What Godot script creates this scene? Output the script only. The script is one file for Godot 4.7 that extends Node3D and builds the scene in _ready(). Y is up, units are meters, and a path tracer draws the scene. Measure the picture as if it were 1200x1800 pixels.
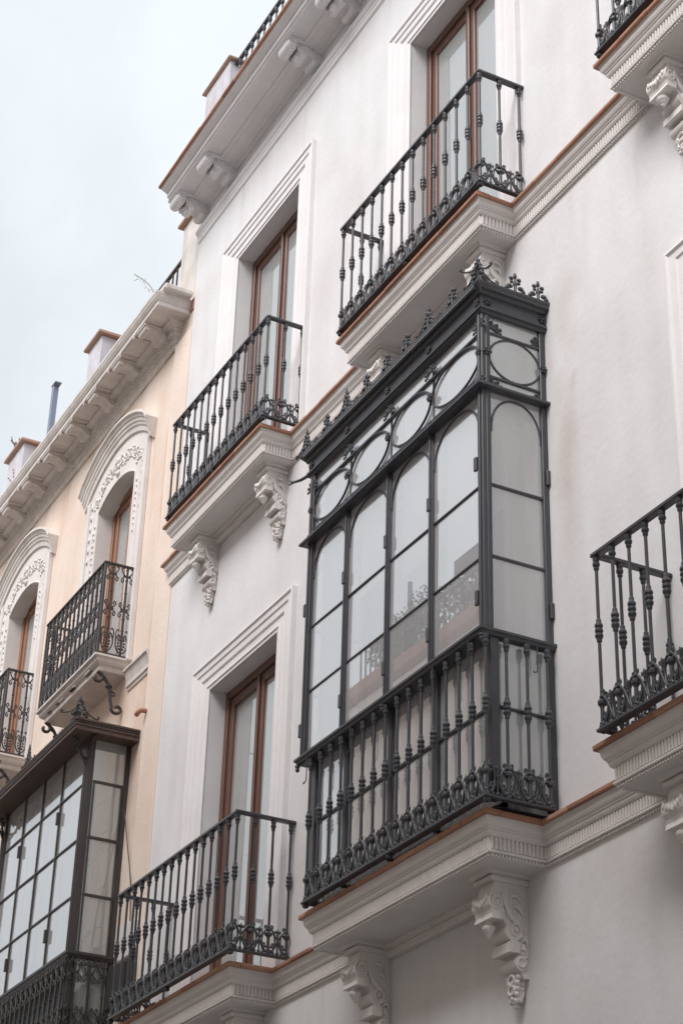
extends Node3D
# A street corner of tall old town houses looked up at from the pavement: a white house with iron balconies
# and a glazed iron bay, a cream house beside it, and the houses across the street that the panes reflect.

const WE := -16.84            # the white house ends here and the cream one begins
var M := {}
var count := {}
var keep := {}

# ---------------------------------------------------------------- mesh building
class S:
	var v := PackedVector3Array()
	var n := PackedVector3Array()
	func tri(a: Vector3, b: Vector3, c: Vector3):
		var m := (b - a).cross(c - a)
		if m.length_squared() < 1e-16: return
		m = m.normalized()
		v.append_array([a, c, b]); n.append_array([m, m, m])
	func tri_n(a: Vector3, b: Vector3, c: Vector3, na: Vector3, nb: Vector3, nc: Vector3):
		if (b - a).cross(c - a).dot(na + nb + nc) < 0.0: v.append_array([a, b, c]); n.append_array([na, nb, nc])
		else: v.append_array([a, c, b]); n.append_array([na, nc, nb])
	func quad(a: Vector3, b: Vector3, c: Vector3, d: Vector3):
		tri(a, b, c); tri(a, c, d)
	func box(a: Vector3, b: Vector3):
		var x0 := minf(a.x, b.x); var x1 := maxf(a.x, b.x)
		var y0 := minf(a.y, b.y); var y1 := maxf(a.y, b.y)
		var z0 := minf(a.z, b.z); var z1 := maxf(a.z, b.z)
		quad(Vector3(x0, y0, z1), Vector3(x1, y0, z1), Vector3(x1, y1, z1), Vector3(x0, y1, z1))
		quad(Vector3(x1, y0, z0), Vector3(x0, y0, z0), Vector3(x0, y1, z0), Vector3(x1, y1, z0))
		quad(Vector3(x1, y0, z1), Vector3(x1, y0, z0), Vector3(x1, y1, z0), Vector3(x1, y1, z1))
		quad(Vector3(x0, y0, z0), Vector3(x0, y0, z1), Vector3(x0, y1, z1), Vector3(x0, y1, z0))
		quad(Vector3(x0, y1, z1), Vector3(x1, y1, z1), Vector3(x1, y1, z0), Vector3(x0, y1, z0))
		quad(Vector3(x0, y0, z0), Vector3(x1, y0, z0), Vector3(x1, y0, z1), Vector3(x0, y0, z1))
	# a box whose twelve edges are chamfered by c
	func bbox(a: Vector3, b: Vector3, c: float):
		var lo := Vector3(minf(a.x, b.x), minf(a.y, b.y), minf(a.z, b.z))
		var hi := Vector3(maxf(a.x, b.x), maxf(a.y, b.y), maxf(a.z, b.z))
		c = minf(c, 0.45 * minf(hi.x - lo.x, minf(hi.y - lo.y, hi.z - lo.z)))
		var mid := (lo + hi) / 2.0
		var h := (hi - lo) / 2.0
		for ax in 3:
			var u := (ax + 1) % 3
			var w := (ax + 2) % 3
			for s in [-1.0, 1.0]:
				var p := []
				for k in [[-1, -1], [1, -1], [1, 1], [-1, 1]]:
					var q := mid
					q[ax] += s * h[ax]; q[u] += k[0] * (h[u] - c); q[w] += k[1] * (h[w] - c)
					p.append(q)
				if s > 0: quad(p[0], p[1], p[2], p[3])
				else: quad(p[3], p[2], p[1], p[0])
			for su in [-1.0, 1.0]:
				for sw in [-1.0, 1.0]:
					var e := []
					for k in [[0, -1], [1, -1], [1, 1], [0, 1]]:
						var q := mid
						q[ax] += k[1] * (h[ax] - c)
						q[u] += su * (h[u] - (c if k[0] == 1 else 0.0))
						q[w] += sw * (h[w] - (0.0 if k[0] == 1 else c))
						e.append(q)
					var m: Vector3 = (e[1] - e[0]).cross(e[2] - e[0])
					var out := Vector3.ZERO
					out[u] = su; out[w] = sw
					if m.dot(out) > 0: quad(e[0], e[1], e[2], e[3])
					else: quad(e[3], e[2], e[1], e[0])
		for sx in [-1.0, 1.0]:
			for sy in [-1.0, 1.0]:
				for sz in [-1.0, 1.0]:
					var k := Vector3(sx, sy, sz)
					var a1 := mid + k * (h - Vector3(0, c, c)); var a2 := mid + k * (h - Vector3(c, 0, c)); var a3 := mid + k * (h - Vector3(c, c, 0))
					if (a2 - a1).cross(a3 - a1).dot(k) > 0: tri(a1, a2, a3)
					else: tri(a1, a3, a2)
	func tube(p: Array, r, sides := 6, closed := false, flat := 1.0):
		var k := p.size()
		if k < 2: return
		var rings := []
		var norms := []
		var up := Vector3.ZERO
		for i in k:
			var t: Vector3
			if closed: t = (p[(i + 1) % k] - p[(i + k - 1) % k]).normalized()
			else: t = (p[mini(i + 1, k - 1)] - p[maxi(i - 1, 0)]).normalized()
			if up == Vector3.ZERO: up = Vector3(0, 0, 1) if absf(t.z) < 0.9 else Vector3(1, 0, 0)
			up = (up - t * up.dot(t)).normalized()
			var side := t.cross(up)
			var rad: float = r if (r is float or r is int) else r[i]
			var ring := []
			var nn := []
			for j in sides:
				var a := TAU * (j + 0.5) / sides
				var d := side * cos(a) + up * sin(a) * flat
				ring.append(p[i] + d * rad)
				nn.append((side * cos(a) + up * sin(a) / flat).normalized())
			rings.append(ring); norms.append(nn)
		for i in (k if closed else k - 1):
			var j2 := (i + 1) % k
			for j in sides:
				var q := (j + 1) % sides
				tri_n(rings[i][j], rings[i][q], rings[j2][q], norms[i][j], norms[i][q], norms[j2][q])
				tri_n(rings[i][j], rings[j2][q], rings[j2][j], norms[i][j], norms[j2][q], norms[j2][j])
		if not closed:
			for e in [0, k - 1]:
				for j in range(1, sides - 1):
					if e == 0: tri(rings[e][0], rings[e][j + 1], rings[e][j])
					else: tri(rings[e][0], rings[e][j], rings[e][j + 1])
	# turned round the y axis; pr holds (radius, height) from the bottom up
	func lathe(pr: Array, sides := 10, at := Vector3.ZERO):
		for i in pr.size() - 1:
			var a: Vector2 = pr[i]; var b: Vector2 = pr[i + 1]
			var d := b - a
			if d.length() < 1e-6: continue
			var nr := Vector2(d.y, -d.x).normalized()
			for j in sides:
				var t0 := TAU * j / sides; var t1 := TAU * (j + 1) / sides
				var c0 := Vector3(cos(t0), 0, -sin(t0)); var c1 := Vector3(cos(t1), 0, -sin(t1))
				var n0 := c0 * nr.x + Vector3.UP * nr.y; var n1 := c1 * nr.x + Vector3.UP * nr.y
				var p0 := at + c0 * a.x + Vector3.UP * a.y; var p1 := at + c1 * a.x + Vector3.UP * a.y
				var p2 := at + c1 * b.x + Vector3.UP * b.y; var p3 := at + c0 * b.x + Vector3.UP * b.y
				if a.x > 1e-5: tri_n(p0, p1, p2, n0, n1, n1)
				if b.x > 1e-5: tri_n(p0, p2, p3, n0, n1, n0)
	func ball(at: Vector3, r: Vector3, rings := 5, sides := 8):
		for i in rings:
			var a0 := PI * i / rings - PI / 2; var a1 := PI * (i + 1) / rings - PI / 2
			for j in sides:
				var t0 := TAU * j / sides; var t1 := TAU * (j + 1) / sides
				var q := []
				for e in [[a0, t0], [a0, t1], [a1, t1], [a1, t0]]:
					q.append(Vector3(cos(e[0]) * cos(e[1]), sin(e[0]), -cos(e[0]) * sin(e[1])))
				if i > 0: tri_n(at + q[0] * r, at + q[1] * r, at + q[2] * r, q[0], q[1], q[2])
				if i < rings - 1: tri_n(at + q[0] * r, at + q[2] * r, at + q[3] * r, q[0], q[2], q[3])
	# cylinder lying along x
	func rod_x(x0: float, x1: float, y: float, z: float, r: float, sides := 14):
		for j in sides:
			var t0 := TAU * j / sides; var t1 := TAU * (j + 1) / sides
			var n0 := Vector3(0, cos(t0), sin(t0)); var n1 := Vector3(0, cos(t1), sin(t1))
			var c := Vector3(0, y, z)
			tri_n(c + n0 * r + Vector3(x0, 0, 0), c + n0 * r + Vector3(x1, 0, 0), c + n1 * r + Vector3(x1, 0, 0), n0, n0, n1)
			tri_n(c + n0 * r + Vector3(x0, 0, 0), c + n1 * r + Vector3(x1, 0, 0), c + n1 * r + Vector3(x0, 0, 0), n0, n1, n1)
			tri(c + Vector3(x1, 0, 0), c + n0 * r + Vector3(x1, 0, 0), c + n1 * r + Vector3(x1, 0, 0))
			tri(c + Vector3(x0, 0, 0), c + n1 * r + Vector3(x0, 0, 0), c + n0 * r + Vector3(x0, 0, 0))
	# a flat outline (counter-clockwise) pushed out: map turns (u, v, w) into a point, w from w0 to w1
	func prism(poly: Array, w0: float, w1: float, map: Callable):
		var pk := PackedVector2Array(poly)
		var id := Geometry2D.triangulate_polygon(pk)
		var mid := Vector3.ZERO
		for q in poly: mid += map.call(q.x, q.y, (w0 + w1) / 2.0)
		mid /= poly.size()
		var wd: Vector3 = map.call(0.0, 0.0, 1.0) - map.call(0.0, 0.0, 0.0)
		for i in range(0, id.size(), 3):
			for e in [[w0, -1.0], [w1, 1.0]]:
				var a: Vector3 = map.call(pk[id[i]].x, pk[id[i]].y, e[0]); var b: Vector3 = map.call(pk[id[i + 1]].x, pk[id[i + 1]].y, e[0]); var c: Vector3 = map.call(pk[id[i + 2]].x, pk[id[i + 2]].y, e[0])
				if (b - a).cross(c - a).dot(wd) * e[1] * signf(w1 - w0) > 0: tri(a, b, c)
				else: tri(a, c, b)
		var area := 0.0
		for i in pk.size(): area += pk[i].cross(pk[(i + 1) % pk.size()])
		for i in pk.size():
			var p := pk[i]; var q := pk[(i + 1) % pk.size()]
			var o := Vector2(q.y - p.y, p.x - q.x) * signf(area)
			var a: Vector3 = map.call(p.x, p.y, w0); var b: Vector3 = map.call(q.x, q.y, w0); var c: Vector3 = map.call(q.x, q.y, w1); var d: Vector3 = map.call(p.x, p.y, w1)
			var od: Vector3 = map.call(o.x, o.y, 0.0) - map.call(0.0, 0.0, 0.0)
			if (b - a).cross(c - a).dot(od) > 0: quad(a, b, c, d)
			else: quad(d, c, b, a)
	# a moulding: the outline pr (inset along the mitre, height) carried along pts; map(u, v, height)
	func sweep(pts: Array, mit: Array, pr: Array, map: Callable, flip := false, closed := false):
		var k := pts.size()
		for i in (k if closed else k - 1):
			var i2 := (i + 1) % k
			for j in pr.size() - 1:
				var q := []
				for e in [[i, j], [i2, j], [i2, j + 1], [i, j + 1]]:
					var p2: Vector2 = pts[e[0]] + mit[e[0]] * pr[e[1]].x
					q.append(map.call(p2.x, p2.y, pr[e[1]].y))
				if flip: quad(q[3], q[2], q[1], q[0])
				else: quad(q[0], q[1], q[2], q[3])
	func cap(p: Vector2, m: Vector2, pr: Array, map: Callable, out: Vector3):
		var id := Geometry2D.triangulate_polygon(PackedVector2Array(pr))
		for i in range(0, id.size(), 3):
			var t := []
			for e in 3:
				var c: Vector2 = p + m * pr[id[i + e]].x
				t.append(map.call(c.x, c.y, pr[id[i + e]].y))
			if (t[1] - t[0]).cross(t[2] - t[0]).dot(out) > 0: tri(t[0], t[1], t[2])
			else: tri(t[0], t[2], t[1])
	func add(o: S, x: Transform3D):
		var det := x.basis.determinant()
		var nb := x.basis.inverse().transposed()
		for i in range(0, o.v.size(), 3):
			for e in ([0, 1, 2] if det > 0 else [0, 2, 1]):
				v.append(x * o.v[i + e]); n.append((nb * o.n[i + e]).normalized())
	func mesh() -> ArrayMesh:
		var a := []
		a.resize(Mesh.ARRAY_MAX)
		a[Mesh.ARRAY_VERTEX] = v; a[Mesh.ARRAY_NORMAL] = n
		var m := ArrayMesh.new()
		m.add_surface_from_arrays(Mesh.PRIMITIVE_TRIANGLES, a)
		return m

func plan(u: float, v: float, h: float) -> Vector3: return Vector3(u, h, v)
func front(u: float, v: float, h: float) -> Vector3: return Vector3(u, v, h)
func sidew(u: float, v: float, h: float) -> Vector3: return Vector3(h, v, u)       # outline in (z, y), width along x

# ---------------------------------------------------------------- objects
func numbered(parent: Node, called: String) -> String:
	var key := str(parent.get_instance_id()) + called
	var k: int = count.get(key, 0)
	count[key] = k + 1
	return called if k == 0 else "%s_%03d" % [called, k]

func thing(called: String, label: String, category: String, at: Vector3, group := "") -> Node3D:
	var o := Node3D.new()
	o.name = numbered(self, called)
	add_child(o, true)
	o.position = at
	return tag(o, label, category, group)

# a pane of glass, each set a little out of true
func pane(parent: Node, called: String, a: Vector3, b: Vector3, glass: Material):
	var k: int = count.get("panes", 0)
	count["panes"] = k + 1
	var c := (a + b) / 2.0
	var tilt := Basis(Vector3.UP, 0.006 * sin(k * 2.4)) * Basis(Vector3.RIGHT if absf(b.x - a.x) > absf(b.z - a.z) else Vector3.BACK, 0.005 * sin(k * 1.7 + 1.0))
	part(parent, called, boxed(a - c, b - c), glass, Transform3D(tilt, c))

func tag(o: Node3D, label: String, category: String, group := "") -> Node3D:
	o.set_meta("label", label); o.set_meta("category", category)
	if group: o.set_meta("group", group)
	return o

func part(parent: Node, called: String, m, mat: Material, x := Transform3D.IDENTITY) -> MeshInstance3D:
	var o := MeshInstance3D.new()
	o.mesh = m.mesh() if m is S else m
	o.material_override = mat
	o.name = numbered(parent, called)
	parent.add_child(o, true)
	o.transform = x if parent == self else (parent as Node3D).global_transform.affine_inverse() * x
	return o

func many(parent: Node, called: String, m: Mesh, mat: Material, xs: Array) -> MultiMeshInstance3D:
	var mm := MultiMesh.new()
	mm.transform_format = MultiMesh.TRANSFORM_3D
	mm.mesh = m
	mm.instance_count = xs.size()
	for i in xs.size(): mm.set_instance_transform(i, xs[i])
	var o := MultiMeshInstance3D.new()
	o.multimesh = mm; o.material_override = mat
	o.name = numbered(parent, called)
	o.set_meta("kind", "stuff")
	parent.add_child(o, true)
	o.transform = (parent as Node3D).global_transform.affine_inverse()
	return o

func struct(called: String, m, mat: Material) -> MeshInstance3D:
	var o := part(self, called, m, mat)
	o.set_meta("kind", "structure")
	return o

func at(x: float, y: float, z: float) -> Transform3D: return Transform3D(Basis.IDENTITY, Vector3(x, y, z))
func turned(a: float, x: float, y: float, z: float) -> Transform3D: return Transform3D(Basis(Vector3.UP, a), Vector3(x, y, z))
func boxed(a: Vector3, b: Vector3, c := 0.0) -> S:
	var s := S.new()
	if c > 0: s.bbox(a, b, c)
	else: s.box(a, b)
	return s

# ---------------------------------------------------------------- materials
func noise_bytes(seed_: int, freq: float, w: int, h: int, oct := 4) -> PackedByteArray:
	var f := FastNoiseLite.new()
	f.seed = seed_; f.frequency = freq; f.fractal_octaves = oct
	f.noise_type = FastNoiseLite.TYPE_SIMPLEX_SMOOTH
	var im := f.get_seamless_image(w, h)
	im.convert(Image.FORMAT_L8)
	if w != 512 or h != 512: im.resize(512, 512, Image.INTERPOLATE_CUBIC)
	return im.get_data()

# base colour (real-world, linear) varied by broad blotches, streaks running down and fine grain; stain tints the darkest blotches
func colour_tex(seed_: int, base: Color, stain: Color, broad: float, streak: float, fine: float, cracks := false) -> ImageTexture:
	var a := noise_bytes(seed_, 0.006, 512, 512, 5)
	var b := noise_bytes(seed_ + 1, 0.02, 512, 64, 3)
	var c := noise_bytes(seed_ + 2, 0.12, 512, 512, 3)
	var e := noise_bytes(seed_ + 3, 0.011, 512, 512, 2)
	var m := noise_bytes(seed_ + 4, 0.008, 512, 512, 2)
	var d := PackedByteArray()
	d.resize(512 * 512 * 3)
	for i in 512 * 512:
		var s := broad * (a[i] / 255.0) + streak * (b[i] / 255.0)
		s = clampf(s, 0, 1)
		var g := 1.0 + fine * (c[i] / 255.0 - 0.5)
		if cracks and absi(e[i] - 128) < 1 and m[i] > 178: g *= 0.90
		d[i * 3] = clampi(int(255.0 * pow(lerpf(base.r, stain.r, s) * g, 0.4545)), 0, 255)
		d[i * 3 + 1] = clampi(int(255.0 * pow(lerpf(base.g, stain.g, s) * g, 0.4545)), 0, 255)
		d[i * 3 + 2] = clampi(int(255.0 * pow(lerpf(base.b, stain.b, s) * g, 0.4545)), 0, 255)
	return ImageTexture.create_from_image(Image.create_from_data(512, 512, false, Image.FORMAT_RGB8, d))

# thin high cloud, drawn as air only
func clouds() -> ImageTexture:
	var f := FastNoiseLite.new()
	f.seed = 300; f.frequency = 0.006; f.fractal_octaves = 5; f.domain_warp_enabled = true; f.domain_warp_amplitude = 40.0
	var im := f.get_seamless_image(1024, 512)
	im.convert(Image.FORMAT_L8)
	var a := im.get_data()
	var d := PackedByteArray()
	d.resize(a.size() * 4)
	for i in a.size():
		var c := smoothstep(0.35, 0.85, a[i] / 255.0)
		d[i * 4] = 255; d[i * 4 + 1] = 252; d[i * 4 + 2] = 246
		d[i * 4 + 3] = int(c * 15.0)
	return ImageTexture.create_from_image(Image.create_from_data(1024, 512, false, Image.FORMAT_RGBA8, d))

func height_tex(seed_: int, f1: float, f2: float) -> ImageTexture:
	var a := noise_bytes(seed_, f1, 512, 512, 4)
	var b := noise_bytes(seed_ + 1, f2, 512, 512, 3)
	for i in 512 * 512: a[i] = (a[i] * 2 + b[i]) / 3
	return ImageTexture.create_from_image(Image.create_from_data(512, 512, false, Image.FORMAT_L8, a))

func mat(called: String, tex: Texture2D, metres: float, rough: float, bump: Texture2D = null, bump_cm := 0.0) -> StandardMaterial3D:
	var m := StandardMaterial3D.new()
	m.resource_name = called
	m.albedo_texture = tex
	m.roughness = rough
	m.uv1_triplanar = true; m.uv1_world_triplanar = true
	m.uv1_scale = Vector3.ONE / metres
	if bump:
		m.heightmap_enabled = true; m.heightmap_texture = bump; m.heightmap_scale = bump_cm
	M[called] = m
	return m

func plain(called: String, lin: Color, rough: float) -> StandardMaterial3D:
	var m := StandardMaterial3D.new()
	m.resource_name = called
	m.albedo_color = lin.linear_to_srgb()
	m.roughness = rough
	M[called] = m
	return m

func materials():
	var rough := height_tex(5, 0.02, 0.1)
	mat("white_plaster", colour_tex(11, Color(0.825, 0.835, 0.85), Color(0.61, 0.59, 0.58), 0.38, 0.24, 0.05, true), 4.0, 0.9, rough, 0.3)
	mat("white_trim", colour_tex(21, Color(0.80, 0.775, 0.765), Color(0.60, 0.54, 0.50), 0.42, 0.18, 0.10), 1.7, 0.85, rough, 0.22)
	mat("wall_paint", M.white_plaster.albedo_texture, 4.0, 0.9, rough, 0.3)
	M.wall_paint.vertex_color_use_as_albedo = true
	mat("painted_trim", colour_tex(26, Color(0.86, 0.85, 0.86), Color(0.66, 0.63, 0.61), 0.30, 0.15, 0.06), 2.1, 0.85, rough, 0.2)
	mat("old_trim", colour_tex(31, Color(0.80, 0.76, 0.73), Color(0.45, 0.39, 0.35), 0.5, 0.25, 0.12), 1.6, 0.9, rough, 0.4)
	mat("pier_paint", colour_tex(36, Color(0.66, 0.68, 0.76), Color(0.50, 0.44, 0.42), 0.45, 0.35, 0.12), 1.2, 0.9, rough, 0.4)
	mat("cap_tile", colour_tex(56, Color(0.52, 0.36, 0.27), Color(0.36, 0.24, 0.18), 0.5, 0.1, 0.3), 0.5, 0.85, rough, 0.2)
	mat("cream_plaster", colour_tex(41, Color(0.84, 0.745, 0.665), Color(0.71, 0.55, 0.44), 0.40, 0.24, 0.06, true), 3.4, 0.9, rough, 0.5)
	mat("cream_paint", M.cream_plaster.albedo_texture, 3.4, 0.9, rough, 0.4)
	M.cream_paint.vertex_color_use_as_albedo = true
	mat("terracotta", colour_tex(51, Color(0.46, 0.235, 0.155), Color(0.30, 0.155, 0.105), 0.5, 0.1, 0.3), 0.6, 0.85, rough, 0.2)
	mat("pale_terracotta", colour_tex(52, Color(0.54, 0.31, 0.21), Color(0.36, 0.20, 0.14), 0.5, 0.1, 0.3), 0.6, 0.85, rough, 0.2)
	mat("dark_terracotta", colour_tex(53, Color(0.38, 0.185, 0.12), Color(0.24, 0.125, 0.09), 0.5, 0.1, 0.3), 0.6, 0.85, rough, 0.2)
	mat("iron", colour_tex(61, Color(0.043, 0.048, 0.061), Color(0.080, 0.074, 0.074), 0.42, 0.2, 0.3), 0.5, 0.36, rough, 0.06)
	mat("rusty_iron", colour_tex(71, Color(0.045, 0.042, 0.044), Color(0.15, 0.075, 0.045), 0.45, 0.35, 0.3), 0.6, 0.65, rough, 0.1)
	mat("black_iron", colour_tex(66, Color(0.036, 0.036, 0.040), Color(0.075, 0.056, 0.048), 0.45, 0.3, 0.3), 0.5, 0.45, rough, 0.06)
	mat("wood", colour_tex(81, Color(0.18, 0.086, 0.060), Color(0.11, 0.052, 0.037), 0.3, 0.6, 0.15), 0.5, 0.42)
	mat("pale_wood", colour_tex(91, Color(0.34, 0.165, 0.095), Color(0.22, 0.10, 0.055), 0.3, 0.6, 0.15), 0.5, 0.45)
	mat("stone_paving", colour_tex(101, Color(0.33, 0.315, 0.30), Color(0.24, 0.225, 0.21), 0.6, 0.1, 0.2), 3.0, 0.85, rough, 0.5)
	mat("granite_setts", colour_tex(111, Color(0.30, 0.29, 0.28), Color(0.21, 0.20, 0.195), 0.6, 0.0, 0.4), 2.0, 0.9, rough, 0.5)
	mat("ochre_plaster", colour_tex(121, Color(0.74, 0.68, 0.62), Color(0.60, 0.52, 0.45), 0.5, 0.3, 0.06), 5.0, 0.9)
	mat("leaf", colour_tex(131, Color(0.07, 0.10, 0.035), Color(0.12, 0.10, 0.03), 0.6, 0.0, 0.4), 0.5, 0.6)
	mat("dry_stem", colour_tex(141, Color(0.30, 0.26, 0.19), Color(0.2, 0.16, 0.1), 0.6, 0.0, 0.4), 0.5, 0.9)
	mat("curtain", colour_tex(151, Color(0.19, 0.215, 0.215), Color(0.14, 0.16, 0.16), 0.3, 0.3, 0.05), 1.0, 0.9)
	mat("blind", colour_tex(161, Color(0.80, 0.80, 0.79), Color(0.70, 0.70, 0.68), 0.3, 0.3, 0.04), 1.0, 0.9)
	M.blind.backlight_enabled = true
	M.blind.backlight = Color(0.6, 0.6, 0.6)
	mat("grey_slate", colour_tex(171, Color(0.12, 0.12, 0.125), Color(0.07, 0.07, 0.07), 0.5, 0.2, 0.2), 1.5, 0.7)
	plain("room", Color(0.55, 0.53, 0.50), 0.9)
	plain("dark", Color(0.02, 0.02, 0.02), 0.6)
	plain("grey_metal", Color(0.23, 0.27, 0.36), 0.5)
	plain("white_plastic", Color(0.70, 0.70, 0.70), 0.4)
	plain("crevice", Color(0.25, 0.22, 0.20), 1.0)
	var g := plain("clear_glass", Color(0.85, 0.88, 0.88), 0.02)
	g.transparency = BaseMaterial3D.TRANSPARENCY_ALPHA
	g.albedo_color.a = 0.03
	g.metallic = 0.36; g.metallic_specular = 0.5
	g = plain("end_glass", Color(0.90, 0.91, 0.92), 0.0)
	g.transparency = BaseMaterial3D.TRANSPARENCY_ALPHA
	g.albedo_color.a = 0.05
	g.metallic = 0.30; g.metallic_specular = 0.5
	g = plain("dusty_glass", Color(0.92, 0.93, 0.95), 0.0)
	g.transparency = BaseMaterial3D.TRANSPARENCY_ALPHA
	g.albedo_color.a = 0.12
	g.metallic = 0.46; g.metallic_specular = 0.5

# ---------------------------------------------------------------- stone mouldings
const TILE_H := 0.036
func ledge_profile(deep: bool) -> Array:
	var p := [Vector2(0.022, -TILE_H - 0.001), Vector2(0.03, -0.045), Vector2(0.031, -0.06), Vector2(0.034, -0.078), Vector2(0.042, -0.094), Vector2(0.053, -0.105), Vector2(0.053, -0.112),
		Vector2(0.060, -0.114), Vector2(0.062, -0.128), Vector2(0.066, -0.138), Vector2(0.074, -0.150), Vector2(0.092, -0.151), Vector2(0.092, -0.236), Vector2(0.080, -0.238), Vector2(0.077, -0.247), Vector2(0.080, -0.255),
		Vector2(0.100, -0.256), Vector2(0.102, -0.276), Vector2(0.1095, -0.278)]
	if deep: p.append_array([Vector2(0.125, -0.279), Vector2(0.130, -0.271), Vector2(0.145, -0.271)])
	else: p.append(Vector2(0.1095, -0.30))
	return p

# flutes and dentils along one straight run of the ledge: p, q on the tile-edge line, inward is the direction to the wall
func trims(o: Node, p: Vector2, q: Vector2, inward: Vector2, y: float, mat_: Material, cut0: float, cut1: float):
	if not keep.has("flute"):
		var s := S.new()
		s.prism([Vector2(-0.0115, -0.001), Vector2(0.0115, -0.001), Vector2(0.0105, 0.010), Vector2(0.006, 0.0145), Vector2(-0.006, 0.0145), Vector2(-0.0105, 0.010)], -0.232, -0.150, func(u, v, w): return Vector3(u, w, v))
		keep.flute = s.mesh()
		s = S.new()
		s.box(Vector3(-0.0075, -0.274, -0.002), Vector3(0.0075, -0.257, 0.013))
		keep.dentil = s.mesh()
	var d := (q - p).normalized()
	var l := (q - p).length()
	var b := Basis(Vector3(d.x, 0, d.y), Vector3.UP, Vector3(-inward.x, 0, -inward.y))
	if b.determinant() < 0: b = Basis(Vector3(-d.x, 0, -d.y), Vector3.UP, Vector3(-inward.x, 0, -inward.y))
	for e in [["flute", 0.092, 0.030], ["dentil", 0.101, 0.025]]:
		var xs := []
		var lo: float = cut0 * e[1] + 0.012
		var hi: float = l - cut1 * e[1] - 0.012
		var k := int((hi - lo) / e[2])
		for i in k + 1:
			var c: Vector2 = p + d * (lo + (hi - lo) * i / maxf(k, 1)) + inward * (e[1] + 0.001)
			xs.append(Transform3D(b, Vector3(c.x, y, c.y)))
		many(o, "fluting" if e[0] == "flute" else "dentil_row", keep[e[0]], mat_, xs)

# terracotta edge tiles along one straight run
func tiles(o: Node, p: Vector2, q: Vector2, inward: Vector2, y: float, deep: float, rng: RandomNumberGenerator, cut0 := 0.0, cut1 := 0.0):
	var d := (q - p).normalized()
	var l := (q - p).length() - cut0 - cut1
	var k := maxi(1, int(round(l / 0.30)))
	var w := l / k
	var key := "tile%d_%d" % [int(w * 1000), int(deep * 1000)]
	if not keep.has(key):
		var s := S.new()
		var pr := [Vector2(-deep, 0.0), Vector2(-0.006, 0.0), Vector2(0.0, -0.006), Vector2(0.0, -0.028), Vector2(-0.006, -TILE_H), Vector2(-deep, -TILE_H)]
		s.prism(pr, -w / 2 + 0.0025, w / 2 - 0.0025, func(u, v, t): return Vector3(t, v, u))
		keep[key] = s.mesh()
	for i in k:
		var c := p + d * (cut0 + w * (i + 0.5))
		var b := Basis(Vector3(-inward.y, 0, inward.x), Vector3.UP, Vector3(-inward.x, 0, -inward.y))
		if b.determinant() < 0: b = Basis(Vector3(inward.y, 0, -inward.x), Vector3.UP, Vector3(-inward.x, 0, -inward.y))
		part(o, "edge_tile", keep[key], [M.terracotta, M.terracotta, M.pale_terracotta, M.dark_terracotta][rng.randi() % 4], Transform3D(b, Vector3(c.x, y + rng.randf_range(-0.0015, 0.0015), c.y) + Vector3(-inward.x, 0, -inward.y) * rng.randf_range(-0.0025, 0.0025)))

const ZS := 0.11               # how far the string course stands out
func string_course(house: Node, x0: float, x1: float, y: float, left_end := false):
	var pts := [Vector2(x0, ZS), Vector2(x1, ZS)]
	var mit := [Vector2(1 if left_end else -1, -1), Vector2(1, -1)]
	if left_end:
		pts.push_front(Vector2(x0, 0.0)); mit.push_front(Vector2(1, 0))
	var s := S.new()
	s.sweep(pts, mit, ledge_profile(false), plan, true)
	var o := part(house, "string_course", s, M.white_trim, at(0, y, 0))
	var rng := RandomNumberGenerator.new()
	rng.seed = int(absf(x0 * 100.0)) + int(y)
	tiles(o, Vector2(x0, ZS), Vector2(x1, ZS), Vector2(0, -1), y, 0.108, rng, 0.0, -0.0)
	trims(o, Vector2(x0, ZS), Vector2(x1, ZS), Vector2(0, -1), y, M.white_trim, 1.0 if left_end else -1.0, -1.0)

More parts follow.
